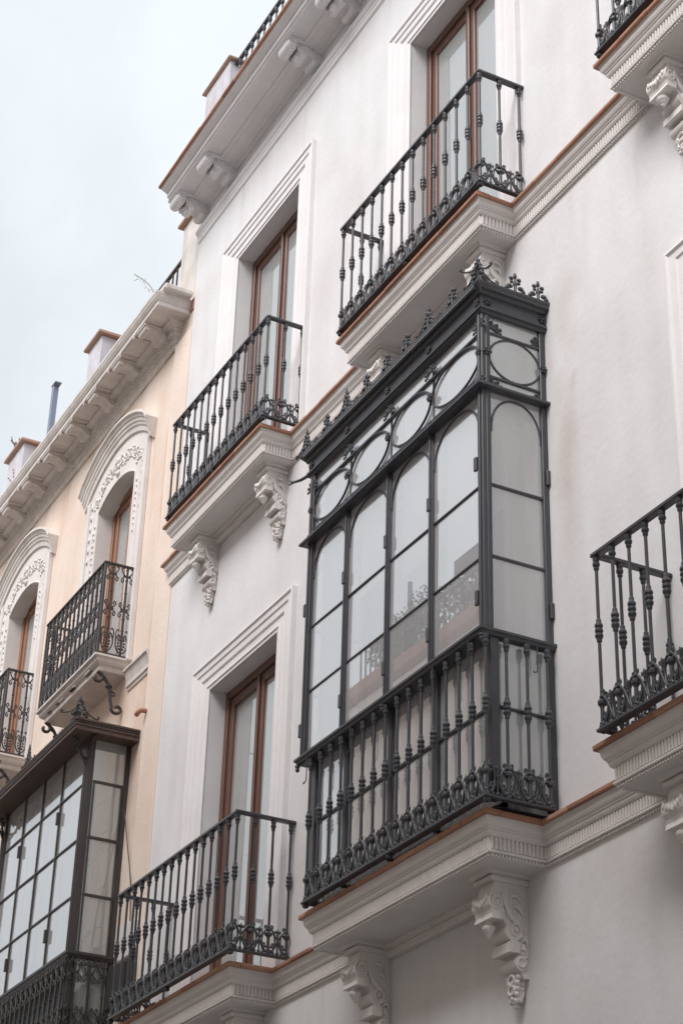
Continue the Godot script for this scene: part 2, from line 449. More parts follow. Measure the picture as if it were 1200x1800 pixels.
# ---------------------------------------------------------------- the consoles under the balconies
func corbel(o: Node, x: float, y: float, kz: float, ky: float):
	var key := "corbel%d" % int(kz * 100)
	if not keep.has(key):
		var b := S.new()
		var z := func(u, v, w): return Vector3(w, v * ky, u * kz)
		# plain core with its stepped and rolled front
		b.prism([Vector2(0, 0.0), Vector2(0.27, 0), Vector2(0.29, -0.05), Vector2(0.27, -0.20), Vector2(0.20, -0.25), Vector2(0.15, -0.30), Vector2(0.13, -0.37), Vector2(0.145, -0.40), Vector2(0.085, -0.44), Vector2(0.07, -0.56), Vector2(0.045, -0.60), Vector2(0, -0.60)], -0.085, 0.085, z)
		for i in 5:
			for sx in [-1.0, 1.0]:
				b.box(Vector3(sx * 0.084, -0.03 * ky, (0.018 + i * 0.030) * kz), Vector3(sx * 0.090, -(0.34 - i * 0.045) * ky, (0.030 + i * 0.030) * kz))
		# lip under the big volute, and the second, lower one
		b.prism([Vector2(0.335, -0.13), Vector2(0.328, -0.165), Vector2(0.308, -0.19), Vector2(0.300, -0.215), Vector2(0.312, -0.25), Vector2(0.21, -0.248), Vector2(0.20, -0.19), Vector2(0.25, -0.13)], -0.104, 0.104, z)
		b.prism([Vector2(0.150, -0.37), Vector2(0.165, -0.385), Vector2(0.172, -0.448), Vector2(0.08, -0.447), Vector2(0.08, -0.375)], -0.103, 0.103, z)
		# swelling between the two
		for i in 1:
			b.rod_x(-0.092, 0.092, -0.315 * ky, 0.135 * kz, 0.058 * kz)
		keep[key] = b.mesh()
		var v := S.new()
		v.rod_x(-0.1, 0.1, -0.135 * ky, 0.268 * kz, 0.064 * kz, 18)
		for i in 5:
			v.rod_x(-0.088 + i * 0.04, -0.072 + i * 0.04, -0.135 * ky, 0.268 * kz, 0.068 * kz, 18)
		for sx in [-1.0, 1.0]:
			var sp := []
			for i in 26:
				var a := 0.6 + i * 0.46
				var r := 0.060 - 0.0019 * i
				sp.append(Vector3(sx * 0.101, (-0.135 + r * cos(a)) * ky, (0.268 + r * sin(a)) * kz))
			v.tube(sp, 0.0115, 5)
			v.ball(Vector3(sx * 0.1, -0.135 * ky, 0.268 * kz), Vector3(0.012, 0.014, 0.014))
			# the stem that runs from the volute down to the rosette
			var st := []
			for e in [Vector2(0.20, -0.09), Vector2(0.185, -0.15), Vector2(0.165, -0.20), Vector2(0.125, -0.235), Vector2(0.085, -0.262), Vector2(0.062, -0.295)]:
				st.append(Vector3(sx * 0.092, e.y * ky, e.x * kz))
			v.tube(st, [0.012, 0.018, 0.021, 0.020, 0.017, 0.011], 6)
			for e in st.size(): st[e] += Vector3(sx * 0.006, 0.018 * ky, 0.017 * kz)
			v.tube(st, 0.009, 5)
			for e in [[0.155, -0.085, 0.055, -0.12], [0.125, -0.15, 0.045, -0.21], [0.06, -0.36, 0.012, -0.40], [0.07, -0.42, 0.015, -0.47], [0.115, -0.375, 0.03, -0.345]]:
				var q := Vector3(sx * 0.091, e[1] * ky, e[0] * kz)
				var w := Vector3(sx * 0.089, e[3] * ky, e[2] * kz)
				v.tube(curve([q, (q + w) / 2.0 + Vector3(sx * 0.012, 0.022 * ky, 0), w], 4), [0.006, 0.010, 0.013, 0.014, 0.013, 0.011, 0.008, 0.006, 0.004], 6)
		for k in 7: v.ball(Vector3((k - 3) * 0.027, (-0.118 - 0.012 * (3 - absf(k - 3))) * ky, 0.330 * kz), Vector3(0.013, 0.030, 0.012), 4, 6)
		keep[key + "v"] = v.mesh()
		var r := S.new()
		for sx in [-1.0, 1.0]:
			var ring := []
			for i in 12: ring.append(Vector3(sx * 0.094, (-0.30 + 0.040 * cos(TAU * i / 12)) * ky, (0.104 + 0.040 * sin(TAU * i / 12)) * kz))
			r.tube(ring, 0.011, 5, true)
			r.ball(Vector3(sx * 0.092, -0.30 * ky, 0.104 * kz), Vector3(0.015, 0.02, 0.018))
			for e in [[0.06, -0.36, 0.02], [0.045, -0.40, 0.022], [0.075, -0.395, 0.016], [0.03, -0.345, 0.014], [0.05, -0.445, 0.02], [0.03, -0.47, 0.016], [0.03, -0.50, 0.017], [0.11, -0.355, 0.016]]:
				r.ball(Vector3(sx * 0.088, e[1] * ky, e[0] * kz), Vector3(0.012, e[2] * 1.2, e[2]), 4, 7)
		keep[key + "r"] = r.mesh()
		var l := S.new()
		l.rod_x(-0.094, 0.094, -0.508 * ky, 0.066 * kz, 0.052 * kz)
		for sx in [-1.0, 1.0]:
			var ring := []
			for i in 10: ring.append(Vector3(sx * 0.094, (-0.505 + 0.030 * cos(TAU * i / 10)) * ky, (0.066 + 0.030 * sin(TAU * i / 10)) * kz))
			l.tube(ring, 0.009, 5, true)
		keep[key + "l"] = l.mesh()
		# pierced leaf that ends the console
		var f := S.new()
		f.prism([Vector2(0, -0.56), Vector2(0.07, -0.56), Vector2(0.085, -0.62), Vector2(0.078, -0.70), Vector2(0.05, -0.745), Vector2(0.02, -0.71), Vector2(0, -0.62)], -0.045, 0.045, z)
		for e in [[0.0, -0.60], [0.0, -0.665]]:
			var ring := []
			for i in 12: ring.append(Vector3(0.036 * cos(TAU * i / 12), (e[1] + 0.03 * sin(TAU * i / 12)) * ky, 0.088 * kz))
			f.tube(ring, 0.010, 5, true)
		for sx in [-1.0, 1.0]:
			for i in 5:
				f.ball(Vector3(sx * (0.056 - i * 0.007), (-0.585 - i * 0.036) * ky, (0.066 + 0.006 * (i % 2)) * kz), Vector3(0.020, 0.021, 0.020), 4, 7)
				f.ball(Vector3(sx * (0.050 - i * 0.006), (-0.590 - i * 0.034) * ky, 0.03 * kz), Vector3(0.014, 0.018, 0.02), 4, 7)
		for i in 3: f.ball(Vector3(0, (-0.715 - i * 0.022) * ky, (0.075 - i * 0.012) * kz), Vector3(0.022 - i * 0.004, 0.022, 0.022), 4, 7)
		keep[key + "f"] = f.mesh()
		var pd := S.new()
		pd.lathe([Vector2(0, -0.115), Vector2(0.014, -0.10), Vector2(0.018, -0.088), Vector2(0.024, -0.082), Vector2(0.042, -0.055), Vector2(0.046, -0.038), Vector2(0.028, -0.026), Vector2(0.022, -0.022), Vector2(0.026, -0.012), Vector2(0.026, 0.005)], 8, Vector3(0, -0.245 * ky, 0.262 * kz))
		keep[key + "p"] = pd.mesh()
		var ab := S.new()
		ab.bbox(Vector3(-0.108, 0.0, 0.0), Vector3(0.108, 0.033, 0.305 * kz + 0.01), 0.006)
		ab.bbox(Vector3(-0.100, 0.032, 0.0), Vector3(0.100, 0.042, 0.295 * kz), 0.002)
		ab.prism([Vector2(0, 0.041), Vector2(0.312 * kz + 0.01, 0.041), Vector2(0.345 * kz + 0.01, 0.075), Vector2(0.345 * kz + 0.01, 0.082), Vector2(0, 0.082)], -0.125, 0.125, sidew)
		keep[key + "a"] = ab.mesh()
	var t := at(x, y, 0)
	var c := part(o, "corbel", keep[key], M.white_trim, t)
	part(c, "corbel_cap", keep[key + "a"], M.white_trim, t)
	part(c, "volute", keep[key + "v"], M.white_trim, t)
	part(c, "rosette", keep[key + "r"], M.white_trim, t)
	part(c, "scroll_roll", keep[key + "l"], M.white_trim, t)
	part(c, "leaf", keep[key + "f"], M.white_trim, t)
	part(c, "pendant", keep[key + "p"], M.white_trim, t)

# ---------------------------------------------------------------- iron railings
func baluster_mesh(h: float, r := 1.0) -> Mesh:
	var key := "bal%d_%d" % [int(h * 1000), int(r * 100)]
	if keep.has(key): return keep[key]
	var m := 0.562 * h
	var p := []
	for e in [[24, 0], [24, 14], [16, 24], [20, 32], [14, 42], [13, 130], [18, 142], [27, 152], [28, 168], [20, 180], [14, 190], [11, 215]]: p.append(Vector2(e[0] * 0.001 * r, e[1] * 0.001))
	for e in [[11, -80], [16, -76], [18, -58], [21, -52], [26, -42], [26, -30], [19, -24], [19, -18], [26, -10], [26, 3], [19, 9], [19, 15], [26, 23], [26, 34], [20, 44], [17, 50], [16, 68], [11, 76]]: p.append(Vector2(e[0] * 0.001 * r, m + e[1] * 0.001))
	for e in [[11, -95], [15, -88], [18, -78], [14, -72], [23, -58], [24, -46], [17, -36], [20, -30], [22, -12], [22, 0]]: p.append(Vector2(e[0] * 0.001 * r, h + e[1] * 0.001))
	var s := S.new()
	s.lathe(p, 10)
	keep[key] = s.mesh()
	return keep[key]

func curve(p: Array, k := 4) -> Array:
	var c := Curve3D.new()
	for i in p.size():
		var a: Vector3 = p[maxi(i - 1, 0)]; var b: Vector3 = p[mini(i + 1, p.size() - 1)]
		c.add_point(p[i], -(b - a) / 6.0, (b - a) / 6.0)
	var out := []
	for i in p.size() - 1:
		for j in k: out.append(c.sample(i, float(j) / k))
	out.append(p[-1])
	return out

# one bay of cast scrollwork at the foot of a railing, from one baluster to the next
func scroll_mesh(w: float) -> Mesh:
	var key := "scroll%d" % int(round(w * 1000))
	if keep.has(key): return keep[key]
	var s := S.new()
	for side in [0, 1]:
		var f := func(u, v, d): return Vector3((u if side == 0 else 1.0 - u) * w, v, d)
		var dz := 0.006 if side == 0 else -0.006
		# half of the ring round the baluster's foot
		s.tube(curve([f.call(0.0, 0.192, 0.012), f.call(0.14, 0.196, 0.010), f.call(0.30, 0.165, 0.004), f.call(0.36, 0.115, 0.0), f.call(0.30, 0.060, 0.004), f.call(0.16, 0.020, 0.008), f.call(0.08, 0.034, 0.01)]), [0.006] + range(24).map(func(_k): return 0.0088), 5)
		# the long S that crosses from one foot to the next
		s.tube(curve([f.call(0.12, 0.150, dz), f.call(0.22, 0.172, dz), f.call(0.34, 0.160, dz), f.call(0.50, 0.11, dz), f.call(0.64, 0.056, dz), f.call(0.78, 0.020, dz), f.call(0.92, 0.026, dz)]), 0.0075, 5)
		# curls inside the ring and above the collar
		s.tube(curve([f.call(0.10, 0.05, dz), f.call(0.20, 0.090, dz), f.call(0.26, 0.075, dz), f.call(0.22, 0.050, dz), f.call(0.17, 0.066, dz)], 3), 0.0065, 5)
		s.tube(curve([f.call(0.06, 0.200, dz), f.call(0.13, 0.232, dz), f.call(0.20, 0.226, dz), f.call(0.18, 0.206, dz)], 3), 0.007, 5)
		s.tube(curve([f.call(0.50, 0.150, 0.0), f.call(0.44, 0.185, 0.0), f.call(0.36, 0.196, 0.0), f.call(0.37, 0.176, 0.0)], 3), 0.0065, 5)
		s.ball(f.call(0.10, 0.205, dz), Vector3(0.012, 0.015, 0.010), 4, 6)
		s.ball(f.call(0.26, 0.012, dz), Vector3(0.014, 0.013, 0.012), 4, 6)
	s.tube([Vector3(w / 2, 0.0, 0), Vector3(w / 2, 0.10, 0), Vector3(w / 2, 0.19, 0)], [0.007, 0.009, 0.004], 5)
	s.ball(Vector3(w / 2, 0.195, 0), Vector3(0.010, 0.022, 0.009), 4, 6)
	s.ball(Vector3(w / 2, 0.132, 0), Vector3(0.011, 0.011, 0.011), 4, 6)
	s.ball(Vector3(w / 2, 0.014, 0), Vector3(0.017, 0.017, 0.014), 4, 6)
	keep[key] = s.mesh()
	return keep[key]

func railing(o: Node, x0: float, x1: float, z: float, yb: float, yt: float, nf: int, ns: int, iron: Material, rail := true, gap := 0.056, zw := 0.0):
	var t := 0.020
	part(o, "bottom_rail", u_bar(x0, x1, z, yb - t, yb, 0.030, 0.022, zw), iron)
	if rail: part(o, "handrail", u_bar(x0, x1, z, yt, yt + 0.026, 0.027, 0.027), iron)
	var h := yt - yb
	var b := baluster_mesh(h)
	var wf := (x1 - x0) / nf
	var ws := (z - 0.035 - zw * 0.8) / ns
	for i in nf + 1: part(o, "baluster", b, iron, at(x0 + wf * i, yb, z))
	for i in nf: part(o, "scrollwork", scroll_mesh(wf), iron, at(x0 + wf * i, yb, z))
	for x in [x0, x1]:
		for i in range(1, ns + 1): part(o, "baluster", b, iron, at(x, yb, z - ws * i))
		for i in ns: part(o, "scrollwork", scroll_mesh(ws), iron, turned(PI / 2, x, yb, z - ws * i))
	var f := S.new()
	f.lathe([Vector2(0.012, -gap), Vector2(0.022, -gap + 0.006), Vector2(0.027, -gap + 0.018), Vector2(0.022, -gap + 0.031), Vector2(0.012, -0.019)], 10)
	var fm := f.mesh()
	for x in [x0, (x0 + x1) / 2, x1]: part(o, "ball_foot", fm, iron, at(x, yb, z))

# a bar that runs from the wall out, along and back
func u_bar(x0: float, x1: float, z: float, ya: float, yb: float, half: float, halfs: float, zw := 0.0) -> S:
	var s := S.new()
	s.bbox(Vector3(x0 - half, ya, z - half), Vector3(x1 + half, yb, z + half), 0.004)
	for x in [x0, x1]: s.bbox(Vector3(x - halfs, ya + 0.0005, zw), Vector3(x + halfs, yb - 0.0005, z - half + 0.003), 0.004)
	return s

# stone slab of a balcony with its tiles, trims and corbels; tips are the tile edges
func slab(o: Node, x0: float, x1: float, z: float, y: float, cx: Array, kz: float, ky: float, seed_: int):
	var pts := [Vector2(x0, ZS), Vector2(x0, z), Vector2(x1, z), Vector2(x1, ZS)]
	var mit := [Vector2(1, -1), Vector2(1, -1), Vector2(-1, -1), Vector2(-1, -1)]
	var s := S.new()
	s.sweep(pts, mit, ledge_profile(true), plan, true)
	s.quad(Vector3(x0 + 0.12, -0.2712, 0.0), Vector3(x1 - 0.12, -0.2712, 0.0), Vector3(x1 - 0.12, -0.2712, z - 0.12), Vector3(x0 + 0.12, -0.2712, z - 0.12))
	s.box(Vector3(x0 + 0.115, -0.003, 0.0), Vector3(x1 - 0.115, -0.05, z - 0.115))
	var sl := part(o, "slab", s, M.white_trim, at(0, y, 0))
	var rng := RandomNumberGenerator.new()
	rng.seed = seed_
	tiles(sl, Vector2(x0, z), Vector2(x1, z), Vector2(0, -1), y, 0.118, rng)
	for e in [[x0, 1.0], [x1, -1.0]]:
		tiles(sl, Vector2(e[0], z - 0.120), Vector2(e[0], ZS - 0.04), Vector2(e[1], 0), y, 0.112, rng)
	part(sl, "floor_tiles", boxed(Vector3(x0 + 0.034, 0.0015, 0.0), Vector3(x1 - 0.034, 0.017, z - 0.034), 0.006), M.terracotta, at(0, y, 0))
	trims(sl, Vector2(x0, z), Vector2(x1, z), Vector2(0, -1), y, M.white_trim, 1.0, 1.0)
	trims(sl, Vector2(x0, z), Vector2(x0, ZS), Vector2(1, 0), y, M.white_trim, 1.0, -1.0)
	trims(sl, Vector2(x1, z), Vector2(x1, ZS), Vector2(-1, 0), y, M.white_trim, 1.0, -1.0)
	for x in cx: corbel(o, x, y - 0.335, kz, ky)
	var b := S.new()
	b.bbox(Vector3(cx[0], -0.30, 0.0), Vector3(cx[1], -0.268, 0.085), 0.004)
	b.bbox(Vector3(cx[0], -0.312, 0.0), Vector3(cx[1], -0.298, 0.065), 0.002)
	b.bbox(Vector3(cx[0], -0.365, 0.0), Vector3(cx[1], -0.310, 0.055), 0.006)
	part(o, "bed_moulding", b, M.white_trim, at(0, y, 0))

func balcony(label: String, x0: float, x1: float, z: float, y: float, ix0: float, ix1: float, iz: float, nf: int, ns: int, cx: Array, lower: bool, seed_: int) -> Node3D:
	var o := thing("iron_balcony", label, "balcony", Vector3((x0 + x1) / 2, y, 0), "iron railed balconies of the white house")
	slab(o, x0, x1, z, y, cx, 0.93 if lower else 0.76, 1.0 if lower else 0.88, seed_)
	var sink := 0.03 if seed_ == 7 else 0.0
	railing(o, ix0, ix1, iz, y + 0.070 - sink, y + (1.19 if lower else 1.17) - sink, nf, ns, M.iron, true, 0.052 - sink * 0.9)
	return o

# ---------------------------------------------------------------- openings
# frame moulding round a rectangular opening, standing on y0
func surround(house: Node, x0: float, x1: float, y0: float, y1: float):
	var pr := [Vector2(0.372, 0.0), Vector2(0.372, 0.052), Vector2(0.345, 0.056), Vector2(0.335, 0.050), Vector2(0.325, 0.040), Vector2(0.262, 0.038), Vector2(0.250, 0.026), Vector2(0.182, 0.024), Vector2(0.172, 0.030), Vector2(0.160, 0.026), Vector2(0.150, 0.014), Vector2(0.075, 0.012), Vector2(0.066, 0.022), Vector2(0.045, 0.024), Vector2(0.035, 0.012), Vector2(0.0, 0.010), Vector2(0.0, -0.004)]
	var s := S.new()
	s.sweep([Vector2(x0, y0), Vector2(x0, y1), Vector2(x1, y1), Vector2(x1, y0)], [Vector2(-1, 0), Vector2(-1, 0.8), Vector2(1, 0.8), Vector2(1, 0)], pr, front)
	part(house, "window_surround", s, M.painted_trim)

func french_door(house: Node, x0: float, x1: float, y0: float, y1: float, z: float, wood: Material, seed_: int):
	var s := S.new()
	for x in [x0, x1 - 0.07]: s.bbox(Vector3(x, y0, z - 0.07), Vector3(x + 0.07, y1, z), 0.006)
	s.bbox(Vector3(x0 + 0.07, y1 - 0.08, z - 0.069), Vector3(x1 - 0.07, y1, z - 0.001), 0.006)
	var d := part(house, "french_door", s, wood)
	var mid := (x0 + x1) / 2
	for e in [[x0 + 0.074, mid - 0.002], [mid + 0.002, x1 - 0.074]]:
		var l := S.new()
		for k in 2:
			var zz := z - 0.022 - 0.010 * k
			var i := 0.012 * k
			for x in [e[0] + (0.072 - 0.02) * k, e[1] - 0.072 + (0.0 if k == 0 else 0.0)]:
				if k == 0: l.bbox(Vector3(x, y0 + 0.01, z - 0.065), Vector3(x + 0.072, y1 - 0.084, zz), 0.008)
			if k == 1:
				l.box(Vector3(e[0] + 0.07, y0 + 0.2, z - 0.06), Vector3(e[0] + 0.082, y1 - 0.17, zz))
				l.box(Vector3(e[1] - 0.082, y0 + 0.2, z - 0.06), Vector3(e[1] - 0.07, y1 - 0.17, zz))
		l.bbox(Vector3(e[0] + 0.071, y1 - 0.175, z - 0.064), Vector3(e[1] - 0.071, y1 - 0.085, z - 0.023), 0.006)
		l.bbox(Vector3(e[0] + 0.071, y0 + 0.011, z - 0.064), Vector3(e[1] - 0.071, y0 + 0.24, z - 0.023), 0.006)
		part(d, "leaf_frame", l, wood)
		pane(d, "pane", Vector3(e[0] + 0.07, y0 + 0.22, z - 0.048), Vector3(e[1] - 0.07, y1 - 0.16, z - 0.046), M.clear_glass)
	var ast := S.new()
	ast.bbox(Vector3(mid - 0.028, y0 + 0.012, z - 0.022), Vector3(mid + 0.018, y1 - 0.086, z + 0.002), 0.008)
	part(d, "meeting_bar", ast, wood)
	# curtain hanging in folds behind the glass
	var c := S.new()
	var k := 60
	var prev := Vector3.ZERO
	for i in k + 1:
		var u := float(i) / k
		var p := Vector3(lerpf(x0 + 0.02, x1 - 0.02, u), 0, z - 0.16 + 0.014 * sin(u * 47.0 + seed_) + 0.008 * sin(u * 83.0 + seed_ * 2.1))
		if i > 0:
			c.quad(prev + Vector3(0, y0, 0), p + Vector3(0, y0, 0), p + Vector3(0, y1, 0), prev + Vector3(0, y1, 0))
		prev = p
	part(d, "curtain", c, M.curtain)

# front of a wall with rectangular openings; openings as [x0, x1, y0, y1]; the wall is as thick as z0 - zb
func pierced_wall(x0: float, x1: float, y0: float, y1: float, z0: float, zb: float, holes: Array, skip_front := false) -> S:
	var s := S.new()
	var xs := [x0, x1]
	var ys := [y0, y1]
	for h in holes:
		for k in [0, 1]:
			if not xs.has(h[k]): xs.append(h[k])
			if not ys.has(h[k + 2]): ys.append(h[k + 2])
	xs.sort(); ys.sort()
	for i in xs.size() - 1:
		for j in ys.size() - 1:
			var mx: float = (xs[i] + xs[i + 1]) / 2; var my: float = (ys[j] + ys[j + 1]) / 2
			var open := false
			for h in holes: open = open or (mx > h[0] and mx < h[1] and my > h[2] and my < h[3])
			if open: continue
			if not skip_front: s.quad(Vector3(xs[i], ys[j], z0), Vector3(xs[i + 1], ys[j], z0), Vector3(xs[i + 1], ys[j + 1], z0), Vector3(xs[i], ys[j + 1], z0))
			s.quad(Vector3(xs[i + 1], ys[j], zb), Vector3(xs[i], ys[j], zb), Vector3(xs[i], ys[j + 1], zb), Vector3(xs[i + 1], ys[j + 1], zb))
	for h in holes:
		s.quad(Vector3(h[0], h[2], z0), Vector3(h[0], h[2], zb), Vector3(h[0], h[3], zb), Vector3(h[0], h[3], z0))
		s.quad(Vector3(h[1], h[2], zb), Vector3(h[1], h[2], z0), Vector3(h[1], h[3], z0), Vector3(h[1], h[3], zb))
		s.quad(Vector3(h[0], h[3], z0), Vector3(h[0], h[3], zb), Vector3(h[1], h[3], zb), Vector3(h[1], h[3], z0))
		s.quad(Vector3(h[0], h[2], zb), Vector3(h[0], h[2], z0), Vector3(h[1], h[2], z0), Vector3(h[1], h[2], zb))
	return s

# the same wall with its face cut finely so that runs of rusty water, damp patches and repairs can be coloured vertex by vertex
func weathered_wall(x0: float, x1: float, y0: float, y1: float, z0: float, zb: float, holes: Array, fx0: float, fx1: float, fy0: float, stains: Callable) -> ArrayMesh:
	var v := PackedVector3Array()
	var n := PackedVector3Array()
	var c := PackedColorArray()
	var xs := [x0, x1]; var ys := [y0, y1]
	for h in holes:
		for k in [0, 1]:
			if not xs.has(h[k]): xs.append(h[k])
			if not ys.has(h[k + 2]): ys.append(h[k + 2])
	for e in [[xs, fx0, fx1, 0.055], [ys, fy0, y1, 0.11]]:
		var a: Array = e[0]
		a.sort()
		var more := []
		for i in a.size() - 1:
			var k := int(ceil((a[i + 1] - a[i]) / e[3]))
			if a[i + 1] < e[1] or a[i] > e[2]: continue
			for j in range(1, k): more.append(lerpf(a[i], a[i + 1], float(j) / k))
		a.append_array(more)
		a.sort()
	for i in xs.size() - 1:
		for j in ys.size() - 1:
			var mx: float = (xs[i] + xs[i + 1]) / 2; var my: float = (ys[j] + ys[j + 1]) / 2
			var open := false
			for h in holes: open = open or (mx > h[0] and mx < h[1] and my > h[2] and my < h[3])
			if open: continue
			for e in [[0, 0], [1, 1], [1, 0], [0, 0], [0, 1], [1, 1]]:
				var x: float = xs[i + e[0]]; var y: float = ys[j + e[1]]
				v.append(Vector3(x, y, z0)); n.append(Vector3(0, 0, 1)); c.append(stains.call(x, y))
	var back := pierced_wall(x0, x1, y0, y1, z0, zb, holes, true)
	v.append_array(back.v); n.append_array(back.n)
	for i in back.v.size(): c.append(Color.WHITE)
	var a := []
	a.resize(Mesh.ARRAY_MAX)
	a[Mesh.ARRAY_VERTEX] = v; a[Mesh.ARRAY_NORMAL] = n; a[Mesh.ARRAY_COLOR] = c
	var m := ArrayMesh.new()
	m.add_surface_from_arrays(Mesh.PRIMITIVE_TRIANGLES, a)
	return m

# runs of dirty water: each starts at a spout (x, y), has its own length and width; patches are soft blots
func stain_map(seed_: int, runs: Array, blots: Array, tint: Color) -> Callable:
	var f := FastNoiseLite.new()
	f.seed = seed_; f.frequency = 1.1; f.fractal_octaves = 4
	return func(x: float, y: float) -> Color:
		var a := 0.0
		for r in runs:
			var d: float = r[1] - y
			if d < 0.0 or d > r[2]: continue
			var w: float = r[3] * (0.6 + 0.5 * d / r[2])
			var off: float = x - r[0] - 0.03 * sin(y * 3.1 + r[0] * 7.0)
			a += r[4] * exp(-off * off / (w * w)) * (1.0 - d / r[2])
		for b in blots:
			var q := Vector2((x - b[0]) / b[2], (y - b[1]) / b[3]).length()
			a += b[4] * clampf(1.25 - q + 0.9 * f.get_noise_2d(x * 2.0, y * 2.0), 0.0, 1.0)
		a += 0.22 * maxf(0.0, f.get_noise_2d(x * 0.6, y * 0.35))
		return Color.WHITE.lerp(tint, clampf(a, 0.0, 0.8))

# ---------------------------------------------------------------- the scene
func _ready():
	var cam := Camera3D.new()
	cam.name = "camera"
	add_child(cam)
	var yaw := deg_to_rad(63.2836); var pitch := deg_to_rad(29.4745); var roll := deg_to_rad(1.7964)
	cam.transform = Transform3D(Basis(Vector3.UP, yaw) * Basis(Vector3.RIGHT, pitch) * Basis(Vector3.BACK, roll), Vector3(0, 1.6, 6.5))
	cam.fov = 30.05
	cam.near = 0.1; cam.far = 400.0
	cam.current = true
	var sky := ProceduralSkyMaterial.new()
	sky.sky_top_color = Color(0.715, 0.735, 0.755)
	sky.sky_horizon_color = Color(0.585, 0.605, 0.622)
	sky.sky_curve = 1.6
	sky.ground_bottom_color = Color(0.30, 0.29, 0.28)
	sky.ground_horizon_color = Color(0.60, 0.61, 0.62)
	sky.sky_energy_multiplier = 1.0
	sky.sun_angle_max = 1.0
	sky.sky_cover = clouds()
	sky.sky_cover_modulate = Color(1, 1, 1, 1)
	var env := Environment.new()
	env.background_mode = Environment.BG_SKY
	env.sky = Sky.new()
	env.sky.sky_material = sky
	env.tonemap_mode = Environment.TONE_MAPPER_LINEAR
	env.tonemap_exposure = 2.26
	env.sdfgi_enabled = true; env.ssao_enabled = true; env.ssil_enabled = true
	var we := WorldEnvironment.new()
	we.name = "environment"; we.environment = env
	add_child(we)
	var sun := DirectionalLight3D.new()
	sun.name = "sun"
	add_child(sun)
	sun.light_energy = 0.47
	sun.light_color = Color(1.0, 0.985, 0.985)
	sun.light_angular_distance = 36.0
	sun.shadow_enabled = true
	sun.look_at_from_position(Vector3.ZERO, -Vector3(0.30, 0.85, 0.75), Vector3.UP)
	materials()
	street()
	white_house()
	cream_house()
	house_opposite()
	balconies()
	glazed_bay()
	cream_balconies()
	dark_bay()
	small_things()

func street():
	var s := S.new()
	s.quad(Vector3(-250, 0, 250), Vector3(250, 0, 250), Vector3(250, 0, -250), Vector3(-250, 0, -250))
	struct("ground", s, M.granite_setts)
	s = S.new()
	s.box(Vector3(-60, 0.0, 0.02), Vector3(30, 0.12, 1.3))
	struct("pavement", s, M.stone_paving)
	s = S.new()
	s.box(Vector3(-60, 0.0, 6.0), Vector3(30, 0.12, 7.98))
	struct("pavement_opposite", s, M.stone_paving)

